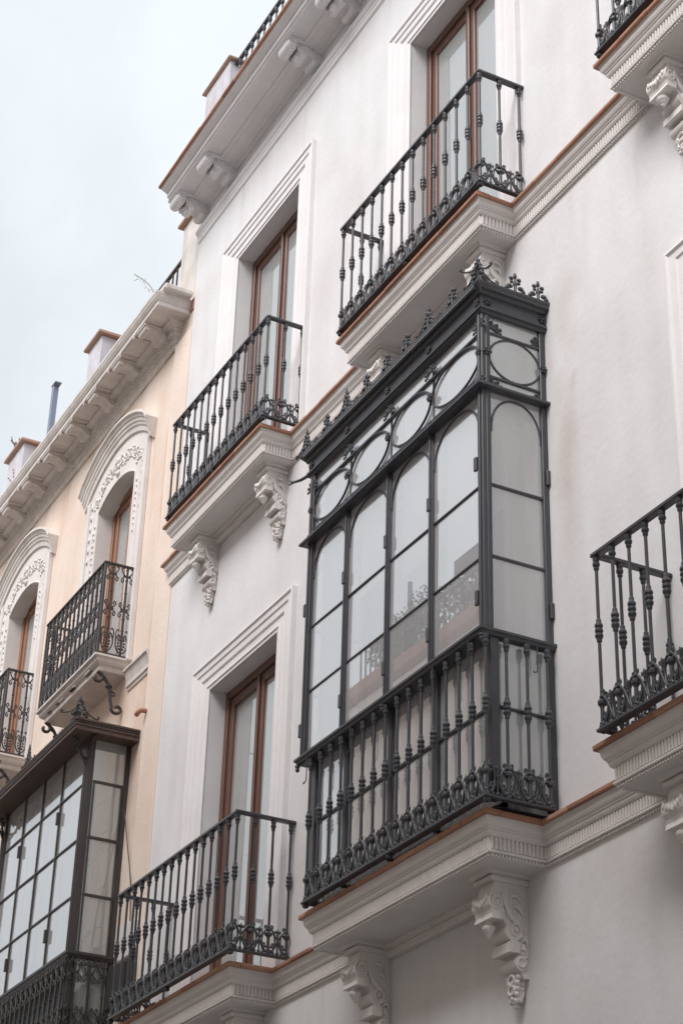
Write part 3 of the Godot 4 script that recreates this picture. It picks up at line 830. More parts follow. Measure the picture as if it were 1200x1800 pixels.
const UP_Y := 11.06
const LOW_Y := 5.925
func white_house():
	var o := thing("white_house", "tall white plastered town house with iron balconies filling the right of the view", "building", Vector3(-8, 0, 0))
	var holes := []
	var cols := [-14.85, -11.02, -7.06, -3.2]
	for c in cols:
		holes.append([c - 0.745, c + 0.745, UP_Y - 0.05, 14.265])
		holes.append([c - 0.745, c + 0.745, LOW_Y - 0.05, 9.11])
	var rng0 := RandomNumberGenerator.new()
	rng0.seed = 2024
	var runs := []
	for i in 46:
		var x := rng0.randf_range(-16.7, -6.2)
		var up := rng0.randf() < 0.5
		runs.append([x, 10.79 if up else 5.66, rng0.randf_range(0.25, 1.5), rng0.randf_range(0.02, 0.07), rng0.randf_range(0.10, 0.38)])
	for x in [-9.52, -9.44, -9.60, -9.36]: runs.append([x, rng0.randf_range(8.4, 10.1), rng0.randf_range(1.2, 2.6), rng0.randf_range(0.04, 0.09), 0.28])
	for c in cols:
		for k in 3: runs.append([c + rng0.randf_range(-1.2, 1.2), 15.28, rng0.randf_range(0.3, 0.9), rng0.randf_range(0.02, 0.05), 0.25])
	var blots := [[-9.40, 9.75, 0.16, 0.40, 0.30], [-9.45, 8.3, 0.14, 0.9, 0.30], [-12.8, 9.9, 0.3, 0.5, 0.18], [-8.9, 5.4, 0.7, 0.35, 0.20], [-11.0, 5.2, 0.8, 0.3, 0.22], [-7.6, 8.0, 0.8, 0.8, 0.14], [-13.3, 6.9, 0.25, 0.8, 0.2], [-13.0, 13.2, 0.6, 0.9, 0.10], [-9.0, 12.8, 0.7, 0.9, 0.12]]
	part(o, "wall", weathered_wall(WE, 3.0, 0.0, 15.9, 0.0, -0.55, holes, WE, -6.0, 4.2, stain_map(3, runs, blots, Color(0.74, 0.62, 0.56))), M.wall_paint)
	var s := S.new()
	s.quad(Vector3(WE, 0, -9), Vector3(WE, 0, 0), Vector3(WE, 15.9, 0), Vector3(WE, 15.9, -9))
	s.quad(Vector3(3, 0, 0), Vector3(3, 0, -9), Vector3(3, 15.9, -9), Vector3(3, 15.9, 0))
	s.quad(Vector3(3, 0, -9), Vector3(WE, 0, -9), Vector3(WE, 15.9, -9), Vector3(3, 15.9, -9))
	part(o, "side_wall", s, M.white_plaster)
	part(o, "roof_terrace", boxed(Vector3(WE + 0.002, 15.6, -9), Vector3(2.998, 15.86, -0.56)), M.stone_paving)
	for k in 2: part(o, "upper_floor", boxed(Vector3(WE + 0.01, [10.8, 5.6][k], -8.9), Vector3(2.99, [11.0, 5.85][k], -0.56)), M.room)
	var k := 0
	for c in cols:
		for y in [[UP_Y, 14.265], [LOW_Y, 9.11]]:
			surround(o, c - 0.745, c + 0.745, y[0] - 0.04, y[1])
			if not (c == -11.02 and y[0] < 8.0): french_door(o, c - 0.743, c + 0.743, y[0] - 0.045, y[1] - 0.002, -0.165, M.wood, k)
			k += 1
	# string courses between the balconies
	string_course(o, WE - 0.10, -16.155, UP_Y, true)
	string_course(o, -13.825, -12.30, UP_Y)
	string_course(o, -9.93, -8.345, UP_Y)
	string_course(o, -5.80, 3.0, UP_Y)
	string_course(o, WE - 0.10, -16.225, LOW_Y, true)
	string_course(o, -13.70, -12.36, LOW_Y)
	string_course(o, -9.72, -8.55, LOW_Y)
	string_course(o, -5.60, 3.0, LOW_Y)
	# architrave under the eaves
	s = S.new()
	var ap := [Vector2(0, 15.46), Vector2(0.055, 15.455), Vector2(0.060, 15.43), Vector2(0.050, 15.415), Vector2(0.040, 15.40), Vector2(0.030, 15.395), Vector2(0.030, 15.36), Vector2(0.022, 15.352), Vector2(0.022, 15.315), Vector2(0.012, 15.30), Vector2(0, 15.295)]
	for i in ap.size() - 1:
		s.quad(Vector3(WE, ap[i + 1].y, ap[i + 1].x), Vector3(3, ap[i + 1].y, ap[i + 1].x), Vector3(3, ap[i].y, ap[i].x), Vector3(WE, ap[i].y, ap[i].x))
	s.cap(Vector2.ZERO, Vector2(1, 0), ap, func(u, _v, h): return Vector3(WE, h, u), Vector3(-1, 0, 0))
	part(o, "architrave", s, M.painted_trim)
	# the great eaves cornice with paired scroll brackets
	s = S.new()
	var cp := [Vector2(0, 15.90), Vector2(0.555, 15.868), Vector2(0.548, 15.850), Vector2(0.525, 15.835), Vector2(0.500, 15.828), Vector2(0.488, 15.815), Vector2(0.474, 15.814), Vector2(0.470, 15.762), Vector2(0.452, 15.760), Vector2(0.450, 15.740),
		Vector2(0.405, 15.738), Vector2(0.398, 15.772), Vector2(0.235, 15.772), Vector2(0.230, 15.752), Vector2(0.190, 15.750), Vector2(0.180, 15.735), Vector2(0.140, 15.728), Vector2(0.120, 15.712), Vector2(0.085, 15.708), Vector2(0.070, 15.692), Vector2(0.040, 15.688), Vector2(0.030, 15.676), Vector2(0, 15.674)]
	for i in cp.size() - 1:
		s.quad(Vector3(WE + 0.06, cp[i + 1].y, cp[i + 1].x), Vector3(3, cp[i + 1].y, cp[i + 1].x), Vector3(3, cp[i].y, cp[i].x), Vector3(WE + 0.06, cp[i].y, cp[i].x))
	s.cap(Vector2.ZERO, Vector2(1, 0), cp, func(u, _v, h): return Vector3(WE + 0.06, h, u), Vector3(-1, 0, 0))
	var co := part(o, "eaves_cornice", s, M.painted_trim)
	var rng := RandomNumberGenerator.new()
	rng.seed = 77
	tiles(co, Vector2(WE + 0.04, 0.585), Vector2(3, 0.585), Vector2(0, -1), 15.905, 0.20, rng)
	var b := S.new()
	b.prism([Vector2(0, 15.775), Vector2(0.415, 15.775), Vector2(0.415, 15.745), Vector2(0.385, 15.72), Vector2(0.30, 15.70), Vector2(0.24, 15.70), Vector2(0.12, 15.63), Vector2(0.10, 15.60), Vector2(0.06, 15.57), Vector2(0, 15.57)], -0.10, 0.10, sidew)
	b.bbox(Vector3(-0.130, 15.725, 0.0), Vector3(0.130, 15.776, 0.440), 0.010)
	var r1 := S.new()
	r1.rod_x(-0.118, 0.118, 15.684, 0.360, 0.056)
	r1.rod_x(-0.085, 0.085, 15.684, 0.360, 0.062)
	var r2 := S.new()
	r2.rod_x(-0.112, 0.112, 15.655, 0.215, 0.062, 16)
	for i in 14:
		var a := PI * (0.15 + 0.95 * i / 13.0)
		for sx in [-1.0, 1.0]: r2.ball(Vector3(sx * 0.108, 15.655 + 0.085 * sin(a), 0.205 - 0.085 * cos(a)), Vector3(0.012, 0.012, 0.012), 4, 6)
	r2.ball(Vector3(0, 15.615, 0.25), Vector3(0.05, 0.045, 0.045), 5, 8)
	r2.ball(Vector3(0, 15.57, 0.265), Vector3(0.025, 0.03, 0.025), 5, 8)
	var r3 := S.new()
	r3.rod_x(-0.098, 0.098, 15.59, 0.066, 0.050)
	for i in 4:
		for sx in [-1.0, 1.0]: r3.box(Vector3(sx * 0.099, 15.56, 0.02 + 0.022 * i), Vector3(sx * 0.104, 15.70, 0.031 + 0.022 * i))
	for e in [[r1, 15.684, 0.360, 0.050, 0.121], [r2, 15.655, 0.215, 0.056, 0.115], [r3, 15.59, 0.066, 0.044, 0.101]]:
		for sx in [-1.0, 1.0]:
			var sp := []
			for i in 18:
				var a := 0.5 + i * 0.52
				var r: float = e[3] * (1.0 - 0.045 * i)
				sp.append(Vector3(sx * e[4], e[1] + r * cos(a), e[2] + r * sin(a)))
			e[0].tube(sp, 0.009, 5)
	for q in 5: r1.rod_x(-0.095 + q * 0.044, -0.080 + q * 0.044, 15.684, 0.360, 0.066)
	for q in 4: r2.ball(Vector3(-0.066 + 0.044 * q, 15.602, 0.236), Vector3(0.018, 0.028, 0.020), 4, 6)
	var ms := [b.mesh(), r1.mesh(), r2.mesh(), r3.mesh()]
	for x in [-16.70, -15.92, -13.79, -12.94, -10.84, -9.99, -7.89, -7.04, -4.94, -4.09]:
		var br := part(o, "eaves_bracket", ms[0], M.painted_trim, at(x, 0, 0))
		part(br, "front_roll", ms[1], M.painted_trim, at(x, 0, 0))
		part(br, "volute", ms[2], M.painted_trim, at(x, 0, 0))
		part(br, "lower_roll", ms[3], M.painted_trim, at(x, 0, 0))
	# roof parapet: a pier and an iron railing
	var p := part(o, "parapet_pier", boxed(Vector3(-16.66, 15.85, -0.07), Vector3(-15.96, 17.40, 0.13), 0.01), M.pier_paint)
	part(p, "pier_cap", boxed(Vector3(-16.71, 17.402, -0.11), Vector3(-15.91, 17.438, 0.17), 0.008), M.cap_tile)
	var hr := part(o, "roof_handrail", boxed(Vector3(-15.955, 17.34, 0.03), Vector3(2.9, 17.375, 0.075), 0.004), M.iron)
	part(hr, "lower_rail", boxed(Vector3(-15.955, 16.1, 0.04), Vector3(2.9, 16.12, 0.065)), M.iron)
	for i in 24: part(hr, "roof_baluster", baluster_mesh(1.22), M.iron, at(-15.83 + 0.162 * i, 16.12, 0.052))

func balconies():
	balcony("iron balcony high up left of the glazed bay, beside the cream house", -16.155, -13.825, 0.42, UP_Y, -16.05, -13.80, 0.402, 13, 2, [-15.70, -14.145], false, 3)
	balcony("iron balcony straight above the big glazed iron bay", -12.30, -9.93, 0.42, UP_Y, -12.235, -9.90, 0.406, 13, 2, [-11.92, -10.295], false, 4)
	balcony("iron balcony cut off by the top right corner of the photo", -8.345, -5.80, 0.42, UP_Y, -8.275, -5.87, 0.406, 13, 2, [-7.87, -6.2], false, 5)
	balcony("iron balcony at the bottom left, below the tall door with brown frame", -16.225, -13.70, 0.488, LOW_Y, -16.14, -13.585, 0.522, 15, 3, [-15.80, -14.12], true, 6)
	balcony("iron balcony at the right edge of the photo beside the bare white wall", -8.55, -5.60, 0.515, LOW_Y, -8.385, -5.7, 0.55, 16, 3, [-8.10, -6.0], true, 7)

func ring(rx: float, ry: float, r: float, k := 36) -> S:
	var s := S.new()
	var p := []
	for i in k: p.append(Vector3(rx * cos(TAU * i / k), ry * sin(TAU * i / k), 0))
	s.tube(p, r, 6, true, 1.0)
	return s

func arch(rx: float, ry: float, r: float) -> S:
	var s := S.new()
	var p := []
	for i in 21:
		var a := PI * i / 20.0
		p.append(Vector3(-rx * cos(a), ry * pow(sin(a), 0.82), 0))
	s.tube(p, r, 6)
	return s

func fleur(tall: bool) -> S:
	var s := S.new()
	var k := 1.0
	s.tube([Vector3(0, 0, 0), Vector3(0, 0.05, 0), Vector3(0, 0.115, 0)], [0.008, 0.010, 0.004], 6)
	s.ball(Vector3(0, 0.118, 0), Vector3(0.014, 0.026, 0.008), 5, 6)
	for sx in [-1.0, 1.0]:
		s.ball(Vector3(sx * 0.028, 0.096, 0), Vector3(0.018, 0.015, 0.008), 4, 7)
		s.ball(Vector3(sx * 0.026, 0.07, 0), Vector3(0.014, 0.012, 0.008), 4, 6)
		s.ball(Vector3(sx * 0.040, 0.034, 0), Vector3(0.024, 0.018, 0.009), 4, 7)
		s.ball(Vector3(sx * 0.058, 0.016, 0), Vector3(0.018, 0.016, 0.008), 4, 6)
	s.ball(Vector3(0, 0.055, 0), Vector3(0.018, 0.02, 0.010), 4, 7)
	if tall:
		for sx in [-1.0, 1.0]:
			s.tube(curve([Vector3(0, 0.15, 0), Vector3(sx * 0.022, 0.11, 0), Vector3(sx * 0.05, 0.06, 0), Vector3(sx * 0.10, 0.022, 0), Vector3(sx * 0.155, 0.010, 0), Vector3(sx * 0.16, 0.028, 0), Vector3(sx * 0.145, 0.03, 0)], 3), 0.0065, 5)
		s.ball(Vector3(0, 0.155, 0), Vector3(0.010, 0.03, 0.008), 5, 6)
		for sx in [-1.0, 1.0]: s.ball(Vector3(sx * 0.018, 0.135, 0), Vector3(0.014, 0.012, 0.008), 4, 6)
	return s

func flower(r: float) -> S:
	var s := S.new()
	s.ball(Vector3.ZERO, Vector3(r * 0.35, r * 0.35, r * 0.5), 4, 7)
	for i in 6:
		var a := TAU * i / 6
		s.ball(Vector3(cos(a), sin(a), 0) * r * 0.68, Vector3(r * 0.34, r * 0.34, r * 0.28), 4, 6)
	return s

func foliage(r: float) -> S:
	var s := S.new()
	for i in 7:
		var a := -0.35 + i * (PI + 0.7) / 6.0
		var d := Vector3(cos(a), sin(a) * 0.8 - 0.1, 0)
		s.tube([Vector3.ZERO, d * r * 0.5, d * r * 0.8], [0.006, 0.007, 0.004], 5)
		s.ball(d * r * 0.88, Vector3(r * 0.20, r * 0.18, 0.008), 4, 6)
		s.ball(d.rotated(Vector3.BACK, 0.22) * r * 0.6, Vector3(r * 0.13, r * 0.13, 0.008), 4, 6)
	s.ball(Vector3(0, 0.01, 0), Vector3(0.018, 0.018, 0.012), 4, 6)
	return s

func glazed_bay():
	var o := thing("glazed_iron_bay", "big glazed bay of dark grey iron with oval lights and cresting, on the white house", "glazed bay", Vector3(-11.05, LOW_Y, 0))
	slab(o, -12.36, -9.72, 0.535, LOW_Y, [-11.98, -10.157], 0.93, 1.0, 9)
	var iron: Material = M.iron
	var xl := -12.43; var xr := -9.672; var zf := 0.55
	var base := LOW_Y + 0.055
	railing(o, -12.19, -9.652, 0.558, base, 7.095, 15, 3, iron, false, 0.05, 0.055)
	# ledge that caps the balustrade
	var s := S.new()
	var lp := [Vector2(0.30, 7.172), Vector2(0.02, 7.166), Vector2(0.0, 7.155), Vector2(0.0, 7.138), Vector2(0.012, 7.128), Vector2(0.020, 7.112), Vector2(0.036, 7.104), Vector2(0.30, 7.096), Vector2(0.30, 7.172)]
	var lm := [Vector2(1, 0), Vector2(1, -1), Vector2(-1, -1), Vector2(-1, 0)]
	s.sweep([Vector2(-12.41, 0.0), Vector2(-12.41, 0.60), Vector2(-9.645, 0.60), Vector2(-9.645, 0.0)], lm, lp, plan, true)
	part(o, "ledge", s, iron)
	s = S.new()
	s.lathe([Vector2(0, -0.05), Vector2(0.012, -0.045), Vector2(0.018, -0.03), Vector2(0.012, -0.018), Vector2(0.02, -0.008), Vector2(0.02, 0.004)], 10)
	var dm := s.mesh()
	for x in [-12.385, -11.03, -9.67]: part(o, "drop_finial", dm, iron, at(x, 7.10, 0.575))
	# middle plate under the ovals
	s = S.new()
	s.sweep([Vector2(-12.475, 0.0), Vector2(-12.475, 0.606), Vector2(-9.632, 0.606), Vector2(-9.632, 0.0)], lm, [Vector2(0.35, 9.092), Vector2(0.0, 9.074), Vector2(0.0, 9.056), Vector2(0.02, 9.050), Vector2(0.35, 9.046), Vector2(0.35, 9.092)], plan, true)
	part(o, "middle_plate", s, iron)
	# posts and mullions
	for x in [xl, xr]:
		var c: float = x + (0.043 if x == xl else -0.043)
		s = S.new()
		s.bbox(Vector3(c - 0.035, 7.12, zf - 0.078), Vector3(c + 0.035, 9.72, zf - 0.003), 0.005)
		var cl: float = c + (0.145 if x == xl else 0.0)
		s.bbox(Vector3(cl - 0.036, base, zf - 0.115), Vector3(cl + 0.036, 7.11, zf - 0.045), 0.005)
		s.bbox(Vector3(c - 0.010, 7.17, zf - 0.06), Vector3(c + 0.010, 9.70, zf + 0.007), 0.004)
		s.bbox(Vector3(c - 0.043, 7.17, zf - 0.06), Vector3(c + 0.043, 9.70, zf - 0.035), 0.004)
		part(o, "corner_post", s, iron)
		part(o, "wall_post", boxed(Vector3(c - 0.035, 7.12, 0.0), Vector3(c + 0.035, 9.72, 0.05), 0.005), iron)
		part(o, "wall_post", boxed(Vector3(cl - 0.035, base, 0.0), Vector3(cl + 0.035, 7.11, 0.05), 0.005), iron)
	var mx := [xl + 0.02, -11.742, -11.065, -10.418, xr - 0.02]
	for i in [1, 2, 3]:
		s = S.new()
		s.bbox(Vector3(mx[i] - 0.016, 7.168, zf - 0.055), Vector3(mx[i] + 0.016, 9.06, zf - 0.012), 0.004)
		s.bbox(Vector3(mx[i] - 0.008, 7.168, zf - 0.03), Vector3(mx[i] + 0.008, 9.06, zf + 0.004), 0.004)
		var m := part(o, "mullion", s, iron)
		s = S.new()
		s.bbox(Vector3(mx[i] - 0.030, base, 0.44), Vector3(mx[i] + 0.030, 7.10, 0.495), 0.005)
		part(o, "lower_post", s, iron)
		for y in [7.41, 8.455]: part(m, "hinge", boxed(Vector3(mx[i] - 0.022, y - 0.055, zf - 0.01), Vector3(mx[i] + 0.012, y + 0.055, zf + 0.012), 0.004), iron)
	for y in [7.41, 8.455]:
		part(o, "hinge", boxed(Vector3(xr - 0.11, y - 0.055, zf - 0.01), Vector3(xr - 0.075, y + 0.055, zf + 0.012), 0.004), iron)
		part(o, "hinge", boxed(Vector3(xl - 0.004, y - 0.055, zf - 0.01), Vector3(xl + 0.03, y + 0.055, zf + 0.012), 0.004), iron)
		part(o, "hinge", boxed(Vector3(xr - 0.01, y - 0.06, 0.0), Vector3(xr + 0.014, y + 0.06, 0.03), 0.004), iron)
	# glazing bars, arches, ovals and panes of the front
	var levels := [7.725, 8.287]
	for i in 4:
		var a: float = mx[i] + (0.060 if i == 0 else 0.015)
		var b: float = mx[i + 1] - (0.060 if i == 3 else 0.015)
		var c := (a + b) / 2
		for y in levels: part(o, "glazing_bar", boxed(Vector3(a, y - 0.007, zf - 0.045), Vector3(b, y + 0.007, zf - 0.022), 0.003), iron)
		s = S.new()
		s.bbox(Vector3(a, 7.17, zf - 0.048), Vector3(a + 0.010, 9.05, zf - 0.022), 0.003)
		s.bbox(Vector3(b - 0.010, 7.17, zf - 0.048), Vector3(b, 9.05, zf - 0.02), 0.003)
		s.box(Vector3(a, 7.17, zf - 0.047), Vector3(b, 7.19, zf - 0.021))
		part(o, "casement", s, iron)
		part(o, "arch_bar", arch((b - a) / 2 - 0.012, 0.30, 0.009), iron, at(c, 8.725, zf - 0.03))
		var yy := [7.18, 7.725, 8.287, 9.05]
		for k in 3: pane(o, "pane", Vector3(a + 0.01, yy[k], zf - 0.037), Vector3(b - 0.01, yy[k + 1], zf - 0.034), M.dusty_glass)
		pane(o, "pane", Vector3(mx[i] + 0.02, 9.09, zf - 0.037), Vector3(mx[i + 1] - 0.02, 9.70, zf - 0.034), M.dusty_glass)
		part(o, "oval_ring", ring((mx[i + 1] - mx[i]) / 2 - 0.018, 0.178, 0.0105), iron, at((mx[i] + mx[i + 1]) / 2 - (0.02 if i == 3 else -0.02 if i == 0 else 0.0), 9.3675, zf - 0.02))
	for y in [9.18, 9.556]:
		part(o, "oval_rail", boxed(Vector3(xl + 0.08, y - 0.010, zf - 0.05), Vector3(xr - 0.08, y + 0.010, zf - 0.015), 0.003), iron)
	# the two ends
	for x in [xl, xr]:
		var ins: float = x + (0.03 if x == xl else -0.03)
		var lo: float = ins - 0.014
		for y in levels + [9.18, 9.556]: part(o, "glazing_bar", boxed(Vector3(lo, y - 0.010, 0.05), Vector3(lo + 0.028, y + 0.010, zf - 0.08), 0.003), iron)
		part(o, "oval_ring", ring(0.214, 0.178, 0.010), iron, turned(PI / 2, ins, 9.3675, 0.257))
		part(o, "arch_bar", arch(0.205, 0.30, 0.009), iron, turned(PI / 2, ins, 8.725, 0.257))
		var yy := [7.18, 7.725, 8.287, 9.05]
		for k in 3: pane(o, "pane", Vector3(ins - 0.0015, yy[k], 0.045), Vector3(ins + 0.0015, yy[k + 1], zf - 0.08), M.end_glass)
		pane(o, "pane", Vector3(ins - 0.0015, 9.09, 0.045), Vector3(ins + 0.0015, 9.70, zf - 0.08), M.clear_glass)
		pane(o, "lower_pane", Vector3(ins - 0.0015 + (0.13 if x == xl else 0.0), base, 0.045), Vector3(ins + 0.0015 + (0.13 if x == xl else 0.0), 7.10, zf - 0.08), M.clear_glass)
		part(o, "glazing_bar", boxed(Vector3(lo, 6.615, 0.05), Vector3(lo + 0.028, 6.635, zf - 0.08), 0.003), iron)
	# glazing behind the balustrade
	part(o, "lower_bar", boxed(Vector3(xl + 0.22, 6.610, 0.452), Vector3(xr - 0.08, 6.635, 0.485), 0.003), iron)
	for i in 4: pane(o, "lower_pane", Vector3(mx[i] + (0.19 if i == 0 else 0.03), base, 0.466), Vector3(mx[i + 1] - 0.03, 7.10, 0.469), M.dusty_glass)
	# frieze, toothed mouldings and cornice
	s = S.new()
	var fx0 := xl - 0.012; var fx1 := xr + 0.012; var fz := zf + 0.012
	var fp := [Vector2(0.10, 9.696), Vector2(0.012, 9.698), Vector2(0.0, 9.708), Vector2(0.0, 9.722), Vector2(-0.010, 9.732), Vector2(-0.012, 9.748), Vector2(0.004, 9.756), Vector2(0.004, 9.846), Vector2(-0.010, 9.852), Vector2(-0.022, 9.866), Vector2(-0.034, 9.880), Vector2(-0.052, 9.902), Vector2(-0.060, 9.916), Vector2(-0.060, 9.930), Vector2(0.3, 9.945)]
	fp.reverse()
	s.sweep([Vector2(fx0, 0.0), Vector2(fx0, fz), Vector2(fx1, fz), Vector2(fx1, 0.0)], lm, fp, plan, true)
	s.quad(Vector3(fx0, 9.944, 0.4), Vector3(fx1, 9.944, 0.4), Vector3(fx1, 9.944, 0.0), Vector3(fx0, 9.944, 0.0))
	var fr := part(o, "frieze", s, iron)
	var tooth := S.new()
	tooth.ball(Vector3.ZERO, Vector3(0.009, 0.010, 0.008), 4, 6)
	var egg := S.new()
	egg.ball(Vector3.ZERO, Vector3(0.0105, 0.028, 0.016), 5, 6)
	var tx := []
	var ex := []
	for i in 128:
		var x := lerpf(fx0, fx1, (i + 0.5) / 128.0)
		tx.append(at(x, 9.728, fz + 0.010))
		ex.append(Transform3D(Basis(Vector3.RIGHT, 0.9), Vector3(x, 9.889, fz + 0.042)))
	for i in 25:
		for x in [fx0 - 0.010, fx1 + 0.010]: tx.append(at(x, 9.728, fz * (i + 0.5) / 25.0))
		for x in [fx0 - 0.040, fx1 + 0.040]:
			ex.append(at(x, 9.889, fz * (i + 0.5) / 25.0))
	many(fr, "tooth_row", tooth.mesh(), iron, tx)
	many(fr, "egg_row", egg.mesh(), iron, ex)
	# cast ornaments
	var fl := flower(0.036).mesh()
	var fo := foliage(0.085).mesh()
	for i in 5:
		var x: float = mx[i] + (0.024 if i == 0 else -0.024 if i == 4 else 0.0)
		part(o, "flower_boss", fl, iron, at(x, 9.375, zf + 0.004))
		part(o, "leaf_spray", fo, iron, at(x, 9.60, zf - 0.005))
		part(o, "leaf_spray", fo, iron, at(x, 9.105, zf - 0.005))
		part(o, "frieze_boss", fl, iron, at(x, 9.80, zf + 0.016))
	for z in [zf - 0.05, 0.03]:
		part(o, "flower_boss", fl, iron, turned(PI / 2, xr + 0.004, 9.37, z))
		part(o, "frieze_boss", fl, iron, turned(PI / 2, xr + 0.016, 9.80, z))
		for y in [9.60, 9.105]: part(o, "leaf_spray", fo, iron, turned(PI / 2, xr - 0.022, y, z + (0.0 if z < 0.2 else -0.05)))
	var f1 := fleur(false).mesh()
	var f2 := fleur(true).mesh()
	var cr := [-12.40, -12.03, -11.68, -11.335, -11.0, -10.68, -10.345, -9.985, -9.628]
	for i in cr.size(): part(o, "crest_finial", f2 if i in [0, 2, 6, 8] else f1, iron, Transform3D(Basis.from_scale(Vector3(1.2, 1.18, 1.4)), Vector3(cr[i], 9.936, 0.608)))
	part(o, "crest_finial", f2, iron, turned(PI / 2, -9.618, 9.936, 0.60))
	for z in [0.29, 0.09]: part(o, "crest_finial", f1, iron, Transform3D(Basis(Vector3.UP, PI / 2) * Basis.from_scale(Vector3(1.2, 1.18, 1.4)), Vector3(-9.618, 9.936, z)))
	# forked spout at the left end and window hooks that hang under the ledge
	s = S.new()
	s.tube(curve([Vector3(-12.44, 9.74, 0.55), Vector3(-12.56, 9.745, 0.57), Vector3(-12.68, 9.775, 0.59)], 3), [0.016, 0.015, 0.015, 0.014, 0.013, 0.012, 0.012], 7)
	for e in [-1.0, 1.0]: s.tube([Vector3(-12.67, 9.772, 0.589), Vector3(-12.73, 9.79 + e * 0.022, 0.60)], [0.012, 0.004], 6)
	part(o, "forked_spout", s, iron)
	s = S.new()
	s.tube(curve([Vector3(0, 0.01, 0), Vector3(0, -0.16, 0), Vector3(-0.012, -0.185, 0.004), Vector3(-0.03, -0.195, 0.006), Vector3(-0.03, -0.18, 0.006)], 3), 0.0045, 5)
	var hk := s.mesh()
	for x in [-12.205, -11.50, -10.3, -9.83]: part(o, "window_hook", hk, iron, at(x, 7.10, 0.585))
	part(o, "window_hook", hk, iron, turned(PI / 2, -9.655, 7.10, 0.155))
	# inside: white blinds, a white floor
	var bl := [[0, 7.20, 9.04], [1, 8.29, 9.04], [2, 8.15, 9.04], [3, 7.20, 9.04]]
	for e in bl:
		var i: int = e[0]
		part(o, "roller_blind", boxed(Vector3(mx[i] + 0.05, e[1], zf - 0.125), Vector3(mx[i + 1] - 0.05, e[2], zf - 0.121)), M.blind)
		part(o, "roller_blind", boxed(Vector3(mx[i] + 0.05, 9.09, zf - 0.125), Vector3(mx[i + 1] - 0.05, 9.70, zf - 0.121)), M.blind)
		part(o, "lower_panel", boxed(Vector3(mx[i] + (0.2 if i == 0 else 0.04), base, 0.40), Vector3(mx[i + 1] - 0.04, 6.95, 0.404)), M.blind) if i != 2 else null
	part(o, "floor_board", boxed(Vector3(xl + 0.25, base - 0.03, 0.002), Vector3(xr - 0.09, base - 0.012, 0.43)), M.dark)
	part(o, "roof_sheet", boxed(Vector3(xl + 0.05, 9.72, 0.002), Vector3(xr - 0.05, 9.75, 0.52)), iron)

